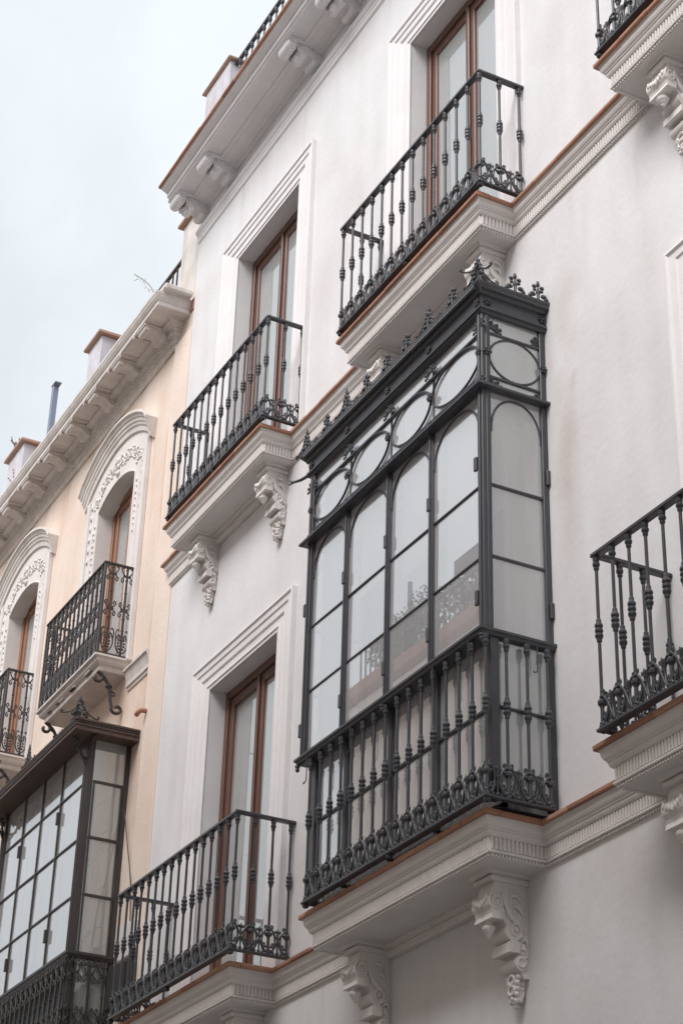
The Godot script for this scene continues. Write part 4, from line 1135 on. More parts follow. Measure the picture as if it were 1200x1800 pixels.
# ---------------------------------------------------------------- the cream house
const CZ := -0.015
const CB := -18.855          # axis of its first window; the next is 3.30 further left
const CSTEP := 3.30
func arch_y(dx: float) -> float: return 11.96 + sqrt(maxf(1.13 * 1.13 - dx * dx, 0.0))
func cream_house():
	var o := thing("cream_house", "cream plastered old house on the left with arched windows and heavy bracketed eaves", "building", Vector3(-25, 0, 0))
	var holes := []
	var cs := [CB, CB - CSTEP, CB - 2 * CSTEP]
	for c in cs:
		holes.append([c - 0.63, c + 0.63, 10.33, 13.12])
		holes.append([c - 0.7, c + 0.7, 5.5, 8.9])
	var rng0 := RandomNumberGenerator.new()
	rng0.seed = 31
	var runs := []
	for i in 26: runs.append([rng0.randf_range(-24.0, -16.9), [14.08, 9.98, 13.2][i % 3], rng0.randf_range(0.4, 1.8), rng0.randf_range(0.03, 0.08), rng0.randf_range(0.15, 0.45)])
	for x in [-17.36, -17.33, -17.39]: runs.append([x, 14.0 - 2.0 * rng0.randf(), 6.0, 0.035, 0.5])
	var blots := [[-17.5, 9.2, 0.3, 0.9, 0.3], [-18.0, 9.9, 0.5, 0.3, 0.35], [-20.9, 13.7, 0.5, 0.4, 0.2], [-17.6, 12.5, 0.2, 1.2, 0.2]]
	part(o, "wall", weathered_wall(-36.0, WE - 0.002, 0.0, 14.56, CZ, -0.5, holes, -24.0, WE, 5.0, stain_map(8, runs, blots, Color(0.76, 0.56, 0.42))), M.cream_paint)
	var s := S.new()
	s.quad(Vector3(-36, 0, -9), Vector3(-36, 0, CZ), Vector3(-36, 14.56, CZ), Vector3(-36, 14.56, -9))
	s.quad(Vector3(WE - 0.002, 0, -9), Vector3(-36, 0, -9), Vector3(-36, 14.56, -9), Vector3(WE - 0.002, 14.56, -9))
	part(o, "side_wall", s, M.cream_plaster)
	part(o, "roof", boxed(Vector3(-36, 14.40, -9), Vector3(WE - 0.004, 14.55, 0.0)), M.terracotta)
	for y in [10.1, 5.2]: part(o, "upper_floor", boxed(Vector3(-35.9, y, -8.9), Vector3(WE - 0.01, y + 0.2, -0.52)), M.room)
	part(o, "corner_pilaster", boxed(Vector3(-17.30, 0.0, CZ), Vector3(WE - 0.001, 14.12, CZ + 0.034), 0.008), M.cream_plaster)
	# eaves
	s = S.new()
	var tip := Vector2(-16.93, 0.445)
	var pr := [Vector2(0.10, 14.556), Vector2(0.0, 14.55), Vector2(0.0, 14.515), Vector2(0.008, 14.505), Vector2(0.012, 14.485), Vector2(0.030, 14.455), Vector2(0.042, 14.438), Vector2(0.050, 14.436), Vector2(0.052, 14.385), Vector2(0.062, 14.376), Vector2(0.27, 14.378), Vector2(0.275, 14.345), Vector2(0.30, 14.335), Vector2(0.315, 14.318), Vector2(0.345, 14.312), Vector2(0.36, 14.285), Vector2(0.375, 14.28), Vector2(0.375, 14.225), Vector2(0.392, 14.216), Vector2(0.405, 14.195), Vector2(0.405, 14.140), Vector2(0.42, 14.132), Vector2(0.425, 14.105), Vector2(0.445, 14.10)]
	s.sweep([Vector2(-36, tip.y), tip, Vector2(tip.x, CZ - 0.2)], [Vector2(0, -1), Vector2(-0.8, -1), Vector2(-0.8, 0)], pr, plan, true)
	var ev := part(o, "eaves_cornice", s, M.old_trim)
	var rng := RandomNumberGenerator.new()
	rng.seed = 9
	var den := S.new()
	den.box(Vector3(-0.017, 14.228, 0.066), Vector3(0.017, 14.279, 0.098))
	var dx := []
	for i in 220: dx.append(at(-17.28 - 0.055 * i, 0, 0))
	many(ev, "dentil_row", den.mesh(), M.old_trim, dx)
	den = S.new()
	den.ball(Vector3(0, 14.168, 0.046), Vector3(0.021, 0.026, 0.022), 4, 6)
	dx = []
	for i in 220: dx.append(at(-17.30 - 0.055 * i, 0, 0))
	many(ev, "bead_row", den.mesh(), M.old_trim, dx)
	# brackets under the eaves, and hanging leaves at the corners of the coffers between them
	var b := S.new()
	b.prism([Vector2(0.05, 14.377), Vector2(0.365, 14.377), Vector2(0.372, 14.345), Vector2(0.36, 14.315), Vector2(0.335, 14.30), Vector2(0.31, 14.31), Vector2(0.27, 14.325), Vector2(0.20, 14.305), Vector2(0.16, 14.265), Vector2(0.12, 14.245), Vector2(0.05, 14.245)], -0.105, 0.105, sidew)
	b.bbox(Vector3(-0.125, 14.350, 0.06), Vector3(0.125, 14.3755, 0.385), 0.006)
	var roll := S.new()
	roll.rod_x(-0.115, 0.115, 14.325, 0.335, 0.030, 12)
	roll.rod_x(-0.112, 0.112, 14.275, 0.13, 0.034, 12)
	var cof := S.new()
	for e in [[-0.21, 0.21, 0.37, 0.355], [-0.21, 0.21, 0.15, 0.135]]: cof.box(Vector3(e[0], 14.362, e[2]), Vector3(e[1], 14.3785, e[3]))
	for sx in [-1.0, 1.0]: cof.box(Vector3(sx * 0.21, 14.3615, 0.135), Vector3(sx * 0.195, 14.3785, 0.37))
	var drop := S.new()
	for e in 3: drop.ball(Vector3(0, 14.372 - e * 0.022, 0.392), Vector3(0.026 - e * 0.006, 0.018, 0.016), 4, 6)
	var mb := b.mesh(); var mr := roll.mesh(); var mc := cof.mesh(); var md := drop.mesh()
	for i in 12:
		var x := -17.50 - 0.82 * i
		var k := part(o, "eaves_bracket", mb, M.old_trim, at(x, 0, 0))
		part(k, "bracket_roll", mr, M.old_trim, at(x, 0, 0))
		part(o, "coffer_frame", mc, M.old_trim, at(x - 0.41, 0, 0))
		for e in [-0.19, -0.62]: part(o, "hanging_leaf", md, M.old_trim, at(x + e, 0, 0))
	# parapet piers with tiled caps, the low block at the corner, the railing
	for e in [[-17.43, -16.86, 15.94, CZ], [-20.60, -20.13, 16.0, 0.0], [-23.88, -23.20, 15.96, 0.0]]:
		var p := part(o, "parapet_pier", boxed(Vector3(e[0], 14.54, -0.24), Vector3(e[1], e[2], e[3]), 0.012), M.old_trim if e[1] > -17 else M.pier_paint)
		part(p, "pier_cap", boxed(Vector3(e[0] - 0.06, e[2] + 0.001, -0.31), Vector3(e[1] + 0.06 if e[1] < -17 else e[1], e[2] + 0.05, e[3] + 0.06), 0.008), M.cap_tile)
	part(o, "corner_block", boxed(Vector3(-17.26, 14.545, 0.02), Vector3(WE - 0.003, 14.635, 0.37), 0.02), M.old_trim)
	part(o, "parapet_wall", boxed(Vector3(-36, 14.54, -0.24), Vector3(-20.65, 14.75, -0.10), 0.01), M.old_trim)
	var hr := part(o, "roof_handrail", boxed(Vector3(-20.12, 15.625, -0.14), Vector3(-17.44, 15.665, -0.10), 0.004), M.black_iron)
	var br := S.new()
	br.box(Vector3(-0.009, 0, -0.009), Vector3(0.009, 1.074, 0.009))
	var brm := br.mesh()
	for i in 19: part(hr, "railing_bar", brm, M.rusty_iron, at(-17.52 - 0.14 * i, 14.552, -0.12))
	part(o, "roof_tile", boxed(Vector3(-24.9, 14.75, -0.5), Vector3(-23.95, 15.05, -0.26), 0.05), M.terracotta)
	# arched windows with hoods and stucco scrolls
	for c in cs: arched_window(o, c)
	for c in cs: french_door(o, c - 0.698, c + 0.698, 5.5, 8.898, -0.3, M.pale_wood, 3)
	# little string course at the foot of the balconies
	var sp := [Vector2(0, 10.235), Vector2(0.085, 10.225), Vector2(0.085, 10.20), Vector2(0.065, 10.185), Vector2(0.05, 10.14), Vector2(0.035, 10.08), Vector2(0.035, 10.03), Vector2(0.02, 10.02), Vector2(0.015, 9.99), Vector2(0, 9.985)]
	for e in [[-17.92, -17.28], [-21.2, -19.8], [-24.5, -23.1]]:
		s = S.new()
		s.prism(sp, e[0], e[1], sidew)
		part(o, "string_course", s, M.old_trim, at(0, 0, CZ))
	# a clay overflow spout low on the corner pilaster
	s = S.new()
	s.tube(curve([Vector3(-17.235, 9.50, 0.0), Vector3(-17.235, 9.50, 0.05), Vector3(-17.245, 9.495, 0.08), Vector3(-17.27, 9.475, 0.10), Vector3(-17.30, 9.46, 0.10)], 3), 0.026, 8)
	part(o, "clay_spout", s, M.terracotta)

func arched_window(o: Node, c: float):
	var s := S.new()
	# plate with arched opening
	var poly := [Vector2(-0.585, 10.35), Vector2(-0.96, 10.35), Vector2(-0.96, 13.30)]
	var R := 1.78
	for i in 17:
		var x := lerpf(-0.96, 0.96, i / 16.0)
		poly.append(Vector2(x, 12.05 + sqrt(R * R - x * x) - 0.22))
	poly.append_array([Vector2(0.96, 13.30), Vector2(0.96, 10.35), Vector2(0.585, 10.35)])
	for i in 17:
		var x := lerpf(0.585, -0.585, i / 16.0)
		poly.append(Vector2(x, arch_y(x)))
	s.prism(poly, -0.17, 0.030, front)
	# inner bead and outer strip
	var jamb := [Vector2(-0.60, 10.35), Vector2(-0.60, 12.92)]
	for i in 17: jamb.append(Vector2(lerpf(-0.58, 0.58, i / 16.0), arch_y(lerpf(-0.58, 0.58, i / 16.0)) + 0.012))
	jamb.append_array([Vector2(0.60, 12.92), Vector2(0.60, 10.35)])
	var p3 := []
	for q in jamb: p3.append(Vector3(q.x, q.y, 0.030))
	s.tube(p3, 0.016, 5)
	for sx in [-1.0, 1.0]:
		s.bbox(Vector3(sx * 0.968, 10.352, 0.0), Vector3(sx * 0.88, 13.22, 0.062), 0.008)
		s.bbox(Vector3(sx * 0.78, 10.35, 0.0), Vector3(sx * 0.72, 12.95, 0.045), 0.006)
	var pl := part(o, "window_surround", s, M.white_trim, at(c, 0, CZ))
	# curved hood
	var pts := []
	var mit := []
	pts.append(Vector2(-1.10, 13.40)); mit.append(Vector2(0.15, -1))
	for i in 21:
		var x := lerpf(-1.0, 1.0, i / 20.0)
		pts.append(Vector2(x, 12.05 + sqrt(R * R - x * x)))
		mit.append(Vector2(-x / R * 0.6, -1.0).normalized())
	pts.append(Vector2(1.10, 13.40)); mit.append(Vector2(-0.15, -1))
	var pr := [Vector2(0.0, 0.0), Vector2(0.0, 0.15), Vector2(0.035, 0.155), Vector2(0.045, 0.140), Vector2(0.060, 0.125), Vector2(0.080, 0.118), Vector2(0.085, 0.105), Vector2(0.125, 0.100), Vector2(0.140, 0.085), Vector2(0.165, 0.080), Vector2(0.185, 0.062), Vector2(0.24, 0.055), Vector2(0.25, 0.03)]
	s = S.new()
	s.sweep(pts, mit, pr, front)
	var cp := pr.duplicate()
	cp.append(Vector2(0.25, 0.0))
	s.cap(pts[-1], mit[-1], cp, front, Vector3(1, 0, 0))
	s.cap(pts[0], mit[0], cp, front, Vector3(-1, 0, 0))
	part(o, "window_hood", s, M.old_trim, at(c, 0, CZ))
	# stucco scrolls between arch and hood
	s = S.new()
	for sx in [-1.0, 1.0]:
		for k in 5:
			var u := 0.09 + k * 0.145
			var cy := (arch_y(minf(u, 0.57)) + 12.05 + sqrt(R * R - u * u) - 0.24) / 2.0 - (0.10 if k == 4 else 0.0)
			var sp := []
			for i in 14:
				var a := i * 0.62 + k * PI
				var r := 0.075 - 0.0046 * i
				sp.append(Vector3(sx * (u + r * cos(a)), cy + r * sin(a), 0.034))
			s.tube(sp, 0.012, 5)
			for i in 4: s.ball(Vector3(sx * (u + 0.085 * cos(i * 1.7 + k)), cy + 0.085 * sin(i * 1.7 + k), 0.034), Vector3(0.026, 0.018, 0.014), 4, 6)
		for k in 9:
			s.ball(Vector3(sx * (0.67 + 0.02 * (k % 2)), 12.78 - k * 0.085, 0.034), Vector3(0.020, 0.034 - k * 0.002, 0.013), 4, 6)
		for k in 6: s.ball(Vector3(sx * 0.83, 13.12 - k * 0.15, 0.036), Vector3(0.022, 0.05, 0.014), 4, 6)
	for k in 3: s.ball(Vector3(0, 13.20 + 0.09 * k, 0.04), Vector3(0.05 - 0.01 * k, 0.05, 0.02), 4, 8)
	part(pl, "stucco_scrolls", s, M.white_trim, at(c, 0, CZ))
	# wooden door behind, its head rising into the arch
	french_door(o, c - 0.60, c + 0.60, 10.36, 13.09, -0.172, M.pale_wood, int(absf(c)))

func ornate_picket(side: bool) -> Mesh:
	var key := "picket" + str(side)
	if keep.has(key): return keep[key]
	var s := S.new()
	var w := 0.072
	s.box(Vector3(-0.0105, 0, -0.0105), Vector3(0.0105, 1.08, 0.0105))
	for y in [0.02, 0.30, 0.44, 0.60, 0.76, 0.92, 1.05]: s.bbox(Vector3(-0.015, y - 0.010, -0.015), Vector3(0.015, y + 0.010, 0.015), 0.004)
	for sx in [-1.0, 1.0]:
		# heart scrolls at the foot
		s.tube(curve([Vector3(0, 0.03, 0), Vector3(sx * w * 0.55, 0.05, 0), Vector3(sx * w * 0.95, 0.13, 0), Vector3(sx * w * 0.75, 0.22, 0), Vector3(sx * w * 0.4, 0.25, 0), Vector3(sx * w * 0.35, 0.21, 0), Vector3(sx * w * 0.55, 0.20, 0)], 3), 0.0085, 5)
		for k in 4: s.ball(Vector3(sx * (0.022 + 0.008 * (1.5 - absf(k - 1.5))), 0.08 + 0.035 * k, 0.0), Vector3(0.013, 0.014, 0.011), 4, 6)
		s.tube(curve([Vector3(sx * w * 0.9, 0.13, 0), Vector3(sx * w, 0.26, 0), Vector3(sx * w * 0.7, 0.31, 0), Vector3(sx * w * 0.5, 0.29, 0)], 3), 0.0078, 5)
		# C scrolls at half height and under the rail
		for y in [0.55, 0.98]:
			for sy in [-1.0, 1.0]:
				if y > 0.9 and sy > 0: continue
				s.tube(curve([Vector3(0.0, y + sy * 0.015, 0), Vector3(sx * w * 0.5, y + sy * 0.02, 0), Vector3(sx * w * 0.92, y + sy * 0.055, 0), Vector3(sx * w * 0.7, y + sy * 0.09, 0), Vector3(sx * w * 0.5, y + sy * 0.065, 0), Vector3(sx * w * 0.68, y + sy * 0.05, 0)], 3), 0.0078, 5)
			s.ball(Vector3(sx * w * 0.45, y, 0), Vector3(0.016, 0.012, 0.01), 4, 6)
		s.tube(curve([Vector3(0.0, 0.96, 0), Vector3(sx * w * 0.6, 1.0, 0), Vector3(sx * w * 0.95, 1.055, 0), Vector3(sx * w * 0.6, 1.06, 0)], 3), 0.0078, 5)
	keep[key] = s.mesh()
	return keep[key]

func cream_balcony(label: String, c: float):
	var x0 := c - 0.955; var x1 := c + 0.905; var z := 0.37; var y := 10.39
	var o := thing("ornate_balcony", label, "balcony", Vector3(c, 10.2, 0), "ornate balconies of the cream house")
	var s := S.new()
	var pts := [Vector2(x0 - 0.03, CZ), Vector2(x0 - 0.03, z + 0.03), Vector2(x1 + 0.03, z + 0.03), Vector2(x1 + 0.03, CZ)]
	var mit := [Vector2(1, 0), Vector2(1, -1), Vector2(-1, -1), Vector2(-1, 0)]
	s.sweep(pts, mit, [Vector2(0.1, 10.372), Vector2(0.0, 10.368), Vector2(0.0, 10.345), Vector2(0.03, 10.335), Vector2(0.035, 10.30), Vector2(0.06, 10.275), Vector2(0.085, 10.265), Vector2(0.09, 10.215), Vector2(0.105, 10.205), Vector2(0.2, 10.20)], plan, true)
	s.quad(Vector3(x0 + 0.1, 10.201, CZ), Vector3(x1 - 0.1, 10.201, CZ), Vector3(x1 - 0.1, 10.201, z - 0.1), Vector3(x0 + 0.1, 10.201, z - 0.1))
	s.box(Vector3(x0, 10.371, CZ), Vector3(x1, 10.32, z))
	var sl := part(o, "slab", s, M.old_trim)
	var rng := RandomNumberGenerator.new()
	rng.seed = int(absf(c) * 10)
	for i in 9:
		var x := rng.randf_range(x0 + 0.1, x1 - 0.1)
		var l := rng.randf_range(0.06, 0.2)
		part(sl, "broken_edge", boxed(Vector3(x, 10.262, z - 0.058), Vector3(x + l, 10.292, z - 0.0285 + rng.randf() * 0.012), 0.008), M.crevice if i % 2 == 0 else M.old_trim)
	part(o, "bottom_rail", u_bar(x0, x1, z, y - 0.012, y + 0.008, 0.022, 0.016), M.black_iron)
	part(o, "handrail", u_bar(x0, x1, z, y + 1.085, y + 1.108, 0.022, 0.022), M.black_iron)
	for x in [x0, x1]: part(o, "corner_post", boxed(Vector3(x - 0.014, y - 0.01, z - 0.014), Vector3(x + 0.014, y + 1.1, z + 0.014), 0.003), M.black_iron)
	var m := ornate_picket(false)
	var n := 13
	for i in n: part(o, "ornate_bar", m, M.black_iron, at(lerpf(x0, x1, (i + 0.5) / n), y + 0.006, z))
	for x in [x0, x1]:
		for i in 2: part(o, "ornate_bar", m, M.black_iron, turned(PI / 2, x, y + 0.006, z * (1.0 - (i + 0.55) / 2.2)))
	# S-shaped stays from the slab down to the wall
	s = S.new()
	var p := []
	for i in 14:
		var a := 6.4 - i * 0.42
		var r := 0.018 + 0.0040 * i
		p.append(Vector3(0, 10.105 + r * sin(a + 0.6), 0.31 + r * cos(a + 0.6)))
	p.append_array([Vector3(0, 10.12, 0.225), Vector3(0, 10.04, 0.175), Vector3(0, 9.95, 0.15), Vector3(0, 9.86, 0.135), Vector3(0, 9.80, 0.118)])
	for i in 13:
		var a := -0.25 - i * 0.46
		var r := 0.066 - 0.0040 * i
		p.append(Vector3(0, 9.79 + r * sin(a), 0.055 + r * cos(a)))
	s.tube(curve(p, 2), 0.019, 7)
	for e in [[10.07, 0.19], [9.985, 0.145]]:
		for k in [-1.0, 1.0]: s.tube(curve([Vector3(0, e[0], e[1]), Vector3(0, e[0] + k * 0.03, e[1] + k * 0.055), Vector3(0, e[0] + k * 0.06, e[1] + k * 0.04), Vector3(0, e[0] + k * 0.045, e[1] + k * 0.025)], 3), 0.009, 5)
	s.bbox(Vector3(-0.024, 10.02, 0.14), Vector3(0.024, 10.045, 0.195), 0.005)
	var sm := s.mesh()
	for x in [x0 + 0.12, x1 - 0.10]: part(o, "scroll_stay", sm, M.black_iron, at(x, 0.03, 0))

func cream_balconies():
	cream_balcony("ornate black iron balcony of the cream house nearest the white house", CB)
	cream_balcony("ornate black iron balcony of the cream house cut off by the left edge", CB - CSTEP)
	cream_balcony("ornate black iron balcony of the cream house third from the corner", CB - 2 * CSTEP)

func dark_bay():
	var o := thing("dark_glazed_bay", "rusty dark iron glazed bay with flat roof on the cream house at lower left", "glazed bay", Vector3(-19, 5.9, 0))
	var iron: Material = M.black_iron
	var xr := -17.648; var xl := -20.37; var zf := 0.455
	# roof: a deep flat cornice, rusty underneath
	var lm := [Vector2(1, 0), Vector2(1, -1), Vector2(-1, -1), Vector2(-1, 0)]
	var s := S.new()
	s.sweep([Vector2(xl - 0.21, CZ), Vector2(xl - 0.21, 0.70), Vector2(xr + 0.21, 0.70), Vector2(xr + 0.21, CZ)], lm, [Vector2(0.4, 9.40), Vector2(0.01, 9.372), Vector2(0.0, 9.362), Vector2(0.0, 9.345), Vector2(0.015, 9.335), Vector2(0.02, 9.315), Vector2(0.005, 9.31), Vector2(0.005, 9.290), Vector2(0.016, 9.286), Vector2(0.016, 9.268), Vector2(0.008, 9.264), Vector2(0.008, 9.240), Vector2(0.02, 9.234), Vector2(0.06, 9.245), Vector2(0.4, 9.26)], plan, true)
	s.box(Vector3(xl - 0.1, 9.27, CZ), Vector3(xr + 0.1, 9.39, 0.5))
	var rf := part(o, "roof", s, M.rusty_iron)
	var tooth := S.new()
	tooth.ball(Vector3.ZERO, Vector3(0.012, 0.012, 0.010), 4, 6)
	var tx := []
	for i in 90: tx.append(at(lerpf(xl - 0.2, xr + 0.2, (i + 0.5) / 90.0), 9.322, 0.694))
	for i in 20: tx.append(at(xr + 0.204, 9.322, 0.69 * (i + 0.5) / 20.0))
	many(rf, "bead_row", tooth.mesh(), iron, tx)
	for x in [xr + 0.19, (xl + xr) / 2 + 0.02, xl - 0.19]:
		part(o, "crest_finial", fleur(true), iron, Transform3D(Basis.from_scale(Vector3(1.3, 1.3, 1.3)), Vector3(x, 9.37, 0.68)))
	part(o, "crest_finial", fleur(true), iron, Transform3D(Basis(Vector3.UP, PI / 2).scaled(Vector3(1.3, 1.3, 1.3)), Vector3(xr + 0.195, 9.37, 0.66)))
	for x in [xl, xr]:
		var c: float = x + (0.045 if x == xl else -0.045)
		s = S.new()
		s.bbox(Vector3(c - 0.034, 5.6, zf - 0.075), Vector3(c + 0.034, 9.26, zf), 0.006)
		s.tube([Vector3(c, 6.99, zf + 0.004), Vector3(c, 8.95, zf + 0.004)], 0.022, 8)
		part(o, "corner_post", s, iron)
		part(o, "wall_post", boxed(Vector3(c - 0.03, 5.6, CZ), Vector3(c + 0.03, 9.26, 0.045), 0.005), iron)
		# pierced brackets that carry the roof from the post
		s = S.new()
		for e in [0.0, 1.0]:
			var d: Vector3 = Vector3(0, 0, 1) if e == 0.0 else Vector3(1.0 if x == xr else -1.0, 0, 0)
			var b0 := Vector3(c, 8.93, zf)
			s.tube(curve([b0, b0 + d * 0.03 + Vector3(0, 0.08, 0), b0 + d * 0.06 + Vector3(0, 0.13, 0), b0 + d * 0.10 + Vector3(0, 0.22, 0), b0 + d * 0.19 + Vector3(0, 0.30, 0)], 3), 0.012, 5)
			s.tube(curve([b0 + Vector3(0, 0.10, 0), b0 + d * 0.08 + Vector3(0, 0.16, 0), b0 + d * 0.07 + Vector3(0, 0.26, 0), b0 + d * 0.02 + Vector3(0, 0.24, 0), b0 + d * 0.045 + Vector3(0, 0.20, 0)], 3), 0.010, 5)
			s.tube(curve([b0 + d * 0.18 + Vector3(0, 0.29, 0), b0 + d * 0.14 + Vector3(0, 0.31, 0), b0 + d * 0.11 + Vector3(0, 0.28, 0)], 3), 0.016, 5)
			for k in 4: s.ball(b0 + d * (0.03 + 0.04 * k) + Vector3(0, 0.09 + 0.055 * k, 0), Vector3(0.018, 0.022, 0.018), 4, 6)
		part(o, "roof_bracket", s, iron)
	var mx := [xl + 0.085, -19.685, -19.07, -18.455, xr - 0.085]
	var ys := [7.0, 7.595, 8.195, 8.795, 9.25]
	for i in [1, 2, 3]:
		s = S.new()
		s.bbox(Vector3(mx[i] - 0.012, 6.98, zf - 0.047), Vector3(mx[i] + 0.012, 9.25, zf - 0.012), 0.004)
		var m := part(o, "mullion", s, iron)
		if i != 2:
			for y in [7.35, 8.62]: part(m, "hinge", boxed(Vector3(mx[i] - 0.02, y - 0.07, zf - 0.012), Vector3(mx[i] + 0.014, y + 0.07, zf + 0.012), 0.004), iron)
	for i in 4:
		for k in 4:
			pane(o, "pane", Vector3(mx[i], ys[k], zf - 0.033), Vector3(mx[i + 1], ys[k + 1], zf - 0.030), M.dusty_glass)
			part(o, "glazing_bar", boxed(Vector3(mx[i] + 0.014, ys[k] - 0.011, zf - 0.045), Vector3(mx[i + 1] - 0.014, ys[k] + 0.011, zf - 0.015), 0.004), iron)
		part(o, "roller_blind", boxed(Vector3(mx[i] + 0.04, 7.02, zf - 0.115), Vector3(mx[i + 1] - 0.04, 9.24, zf - 0.111)), M.blind)
	for x in [xl + 0.02, xr - 0.02]:
		for k in 4:
			pane(o, "pane", Vector3(x - 0.0015, ys[k], 0.04), Vector3(x + 0.0015, ys[k + 1], zf - 0.075), M.clear_glass)
			part(o, "glazing_bar", boxed(Vector3(x - 0.016, ys[k] - 0.014, 0.045), Vector3(x + 0.016, ys[k] + 0.014, zf - 0.08), 0.004), iron)
		pane(o, "lower_pane", Vector3(x - 0.0015, 5.7, 0.04), Vector3(x + 0.0015, 6.98, zf - 0.075), M.clear_glass)
	for x in [xr - 0.02]:
		s = S.new()
		for e in [[0.05, 0.065], [zf - 0.10, zf - 0.085]]: s.box(Vector3(x - 0.012, 7.0, e[0]), Vector3(x + 0.018, 8.79, e[1]))
		part(o, "casement", s, iron)
	# sill with hanging fringe, then the balustrade
	s = S.new()
	s.sweep([Vector2(xl - 0.03, CZ), Vector2(xl - 0.03, zf + 0.04), Vector2(xr + 0.03, zf + 0.04), Vector2(xr + 0.03, CZ)], lm, [Vector2(0.25, 7.005), Vector2(0.0, 7.0), Vector2(0.0, 6.975), Vector2(0.012, 6.965), Vector2(0.02, 6.945), Vector2(0.25, 6.94)], plan, true)
	part(o, "sill", s, iron)
	var fg := S.new()
	fg.tube(curve([Vector3(-0.028, 0, 0), Vector3(-0.020, -0.03, 0), Vector3(0, -0.042, 0), Vector3(0.020, -0.03, 0), Vector3(0.028, 0, 0)], 3), 0.007, 5)
	fg.ball(Vector3(0, -0.056, 0), Vector3(0.009, 0.016, 0.009), 4, 6)
	fg.ball(Vector3(-0.028, -0.01, 0), Vector3(0.009, 0.014, 0.009), 4, 6)
	var fx := []
	for i in 46: fx.append(at(lerpf(xl, xr + 0.01, (i + 0.5) / 46.0), 6.94, zf + 0.025))
	for i in 8: fx.append(turned(PI / 2, xr + 0.012, 6.94, (zf + 0.02) * (i + 0.5) / 8.0))
	many(o, "fringe", fg.mesh(), iron, fx)
	var m := ornate_picket(false)
	for i in 18: part(o, "ornate_bar", m, iron, Transform3D(Basis.from_scale(Vector3(1, 1.0, 1)), Vector3(lerpf(xl, xr, (i + 0.5) / 18.0), 5.83, zf + 0.02)))
	for i in 3: part(o, "ornate_bar", m, iron, turned(PI / 2, xr + 0.008, 5.83, zf * (i + 0.5) / 3.0))
	part(o, "bottom_rail", u_bar(xl, xr, zf + 0.02, 5.80, 5.826, 0.025, 0.02), iron)
	part(o, "slab", boxed(Vector3(xl - 0.05, 5.55, CZ), Vector3(xr + 0.05, 5.78, zf + 0.06), 0.02), M.old_trim)
	# inside: a white sash with grey bars against the house wall, seen through the end panes
	s = S.new()
	for e in [-18.52, -18.20, -17.90]: s.bbox(Vector3(e - 0.022, 7.02, 0.012), Vector3(e + 0.022, 8.24, 0.045), 0.004)
	for y in [7.04, 7.42, 7.82, 8.22]: s.bbox(Vector3(-18.54, y - 0.02, 0.013), Vector3(-17.88, y + 0.02, 0.043), 0.004)
	var sash := part(o, "inner_sash", s, M.grey_metal)
	part(sash, "sash_panes", boxed(Vector3(-18.52, 7.03, 0.016), Vector3(-17.9, 8.22, 0.022)), M.white_plastic)
	part(o, "inner_panel", boxed(Vector3(xl + 0.3, 5.8, 0.32), Vector3(xr - 0.12, 6.9, 0.325)), M.curtain)

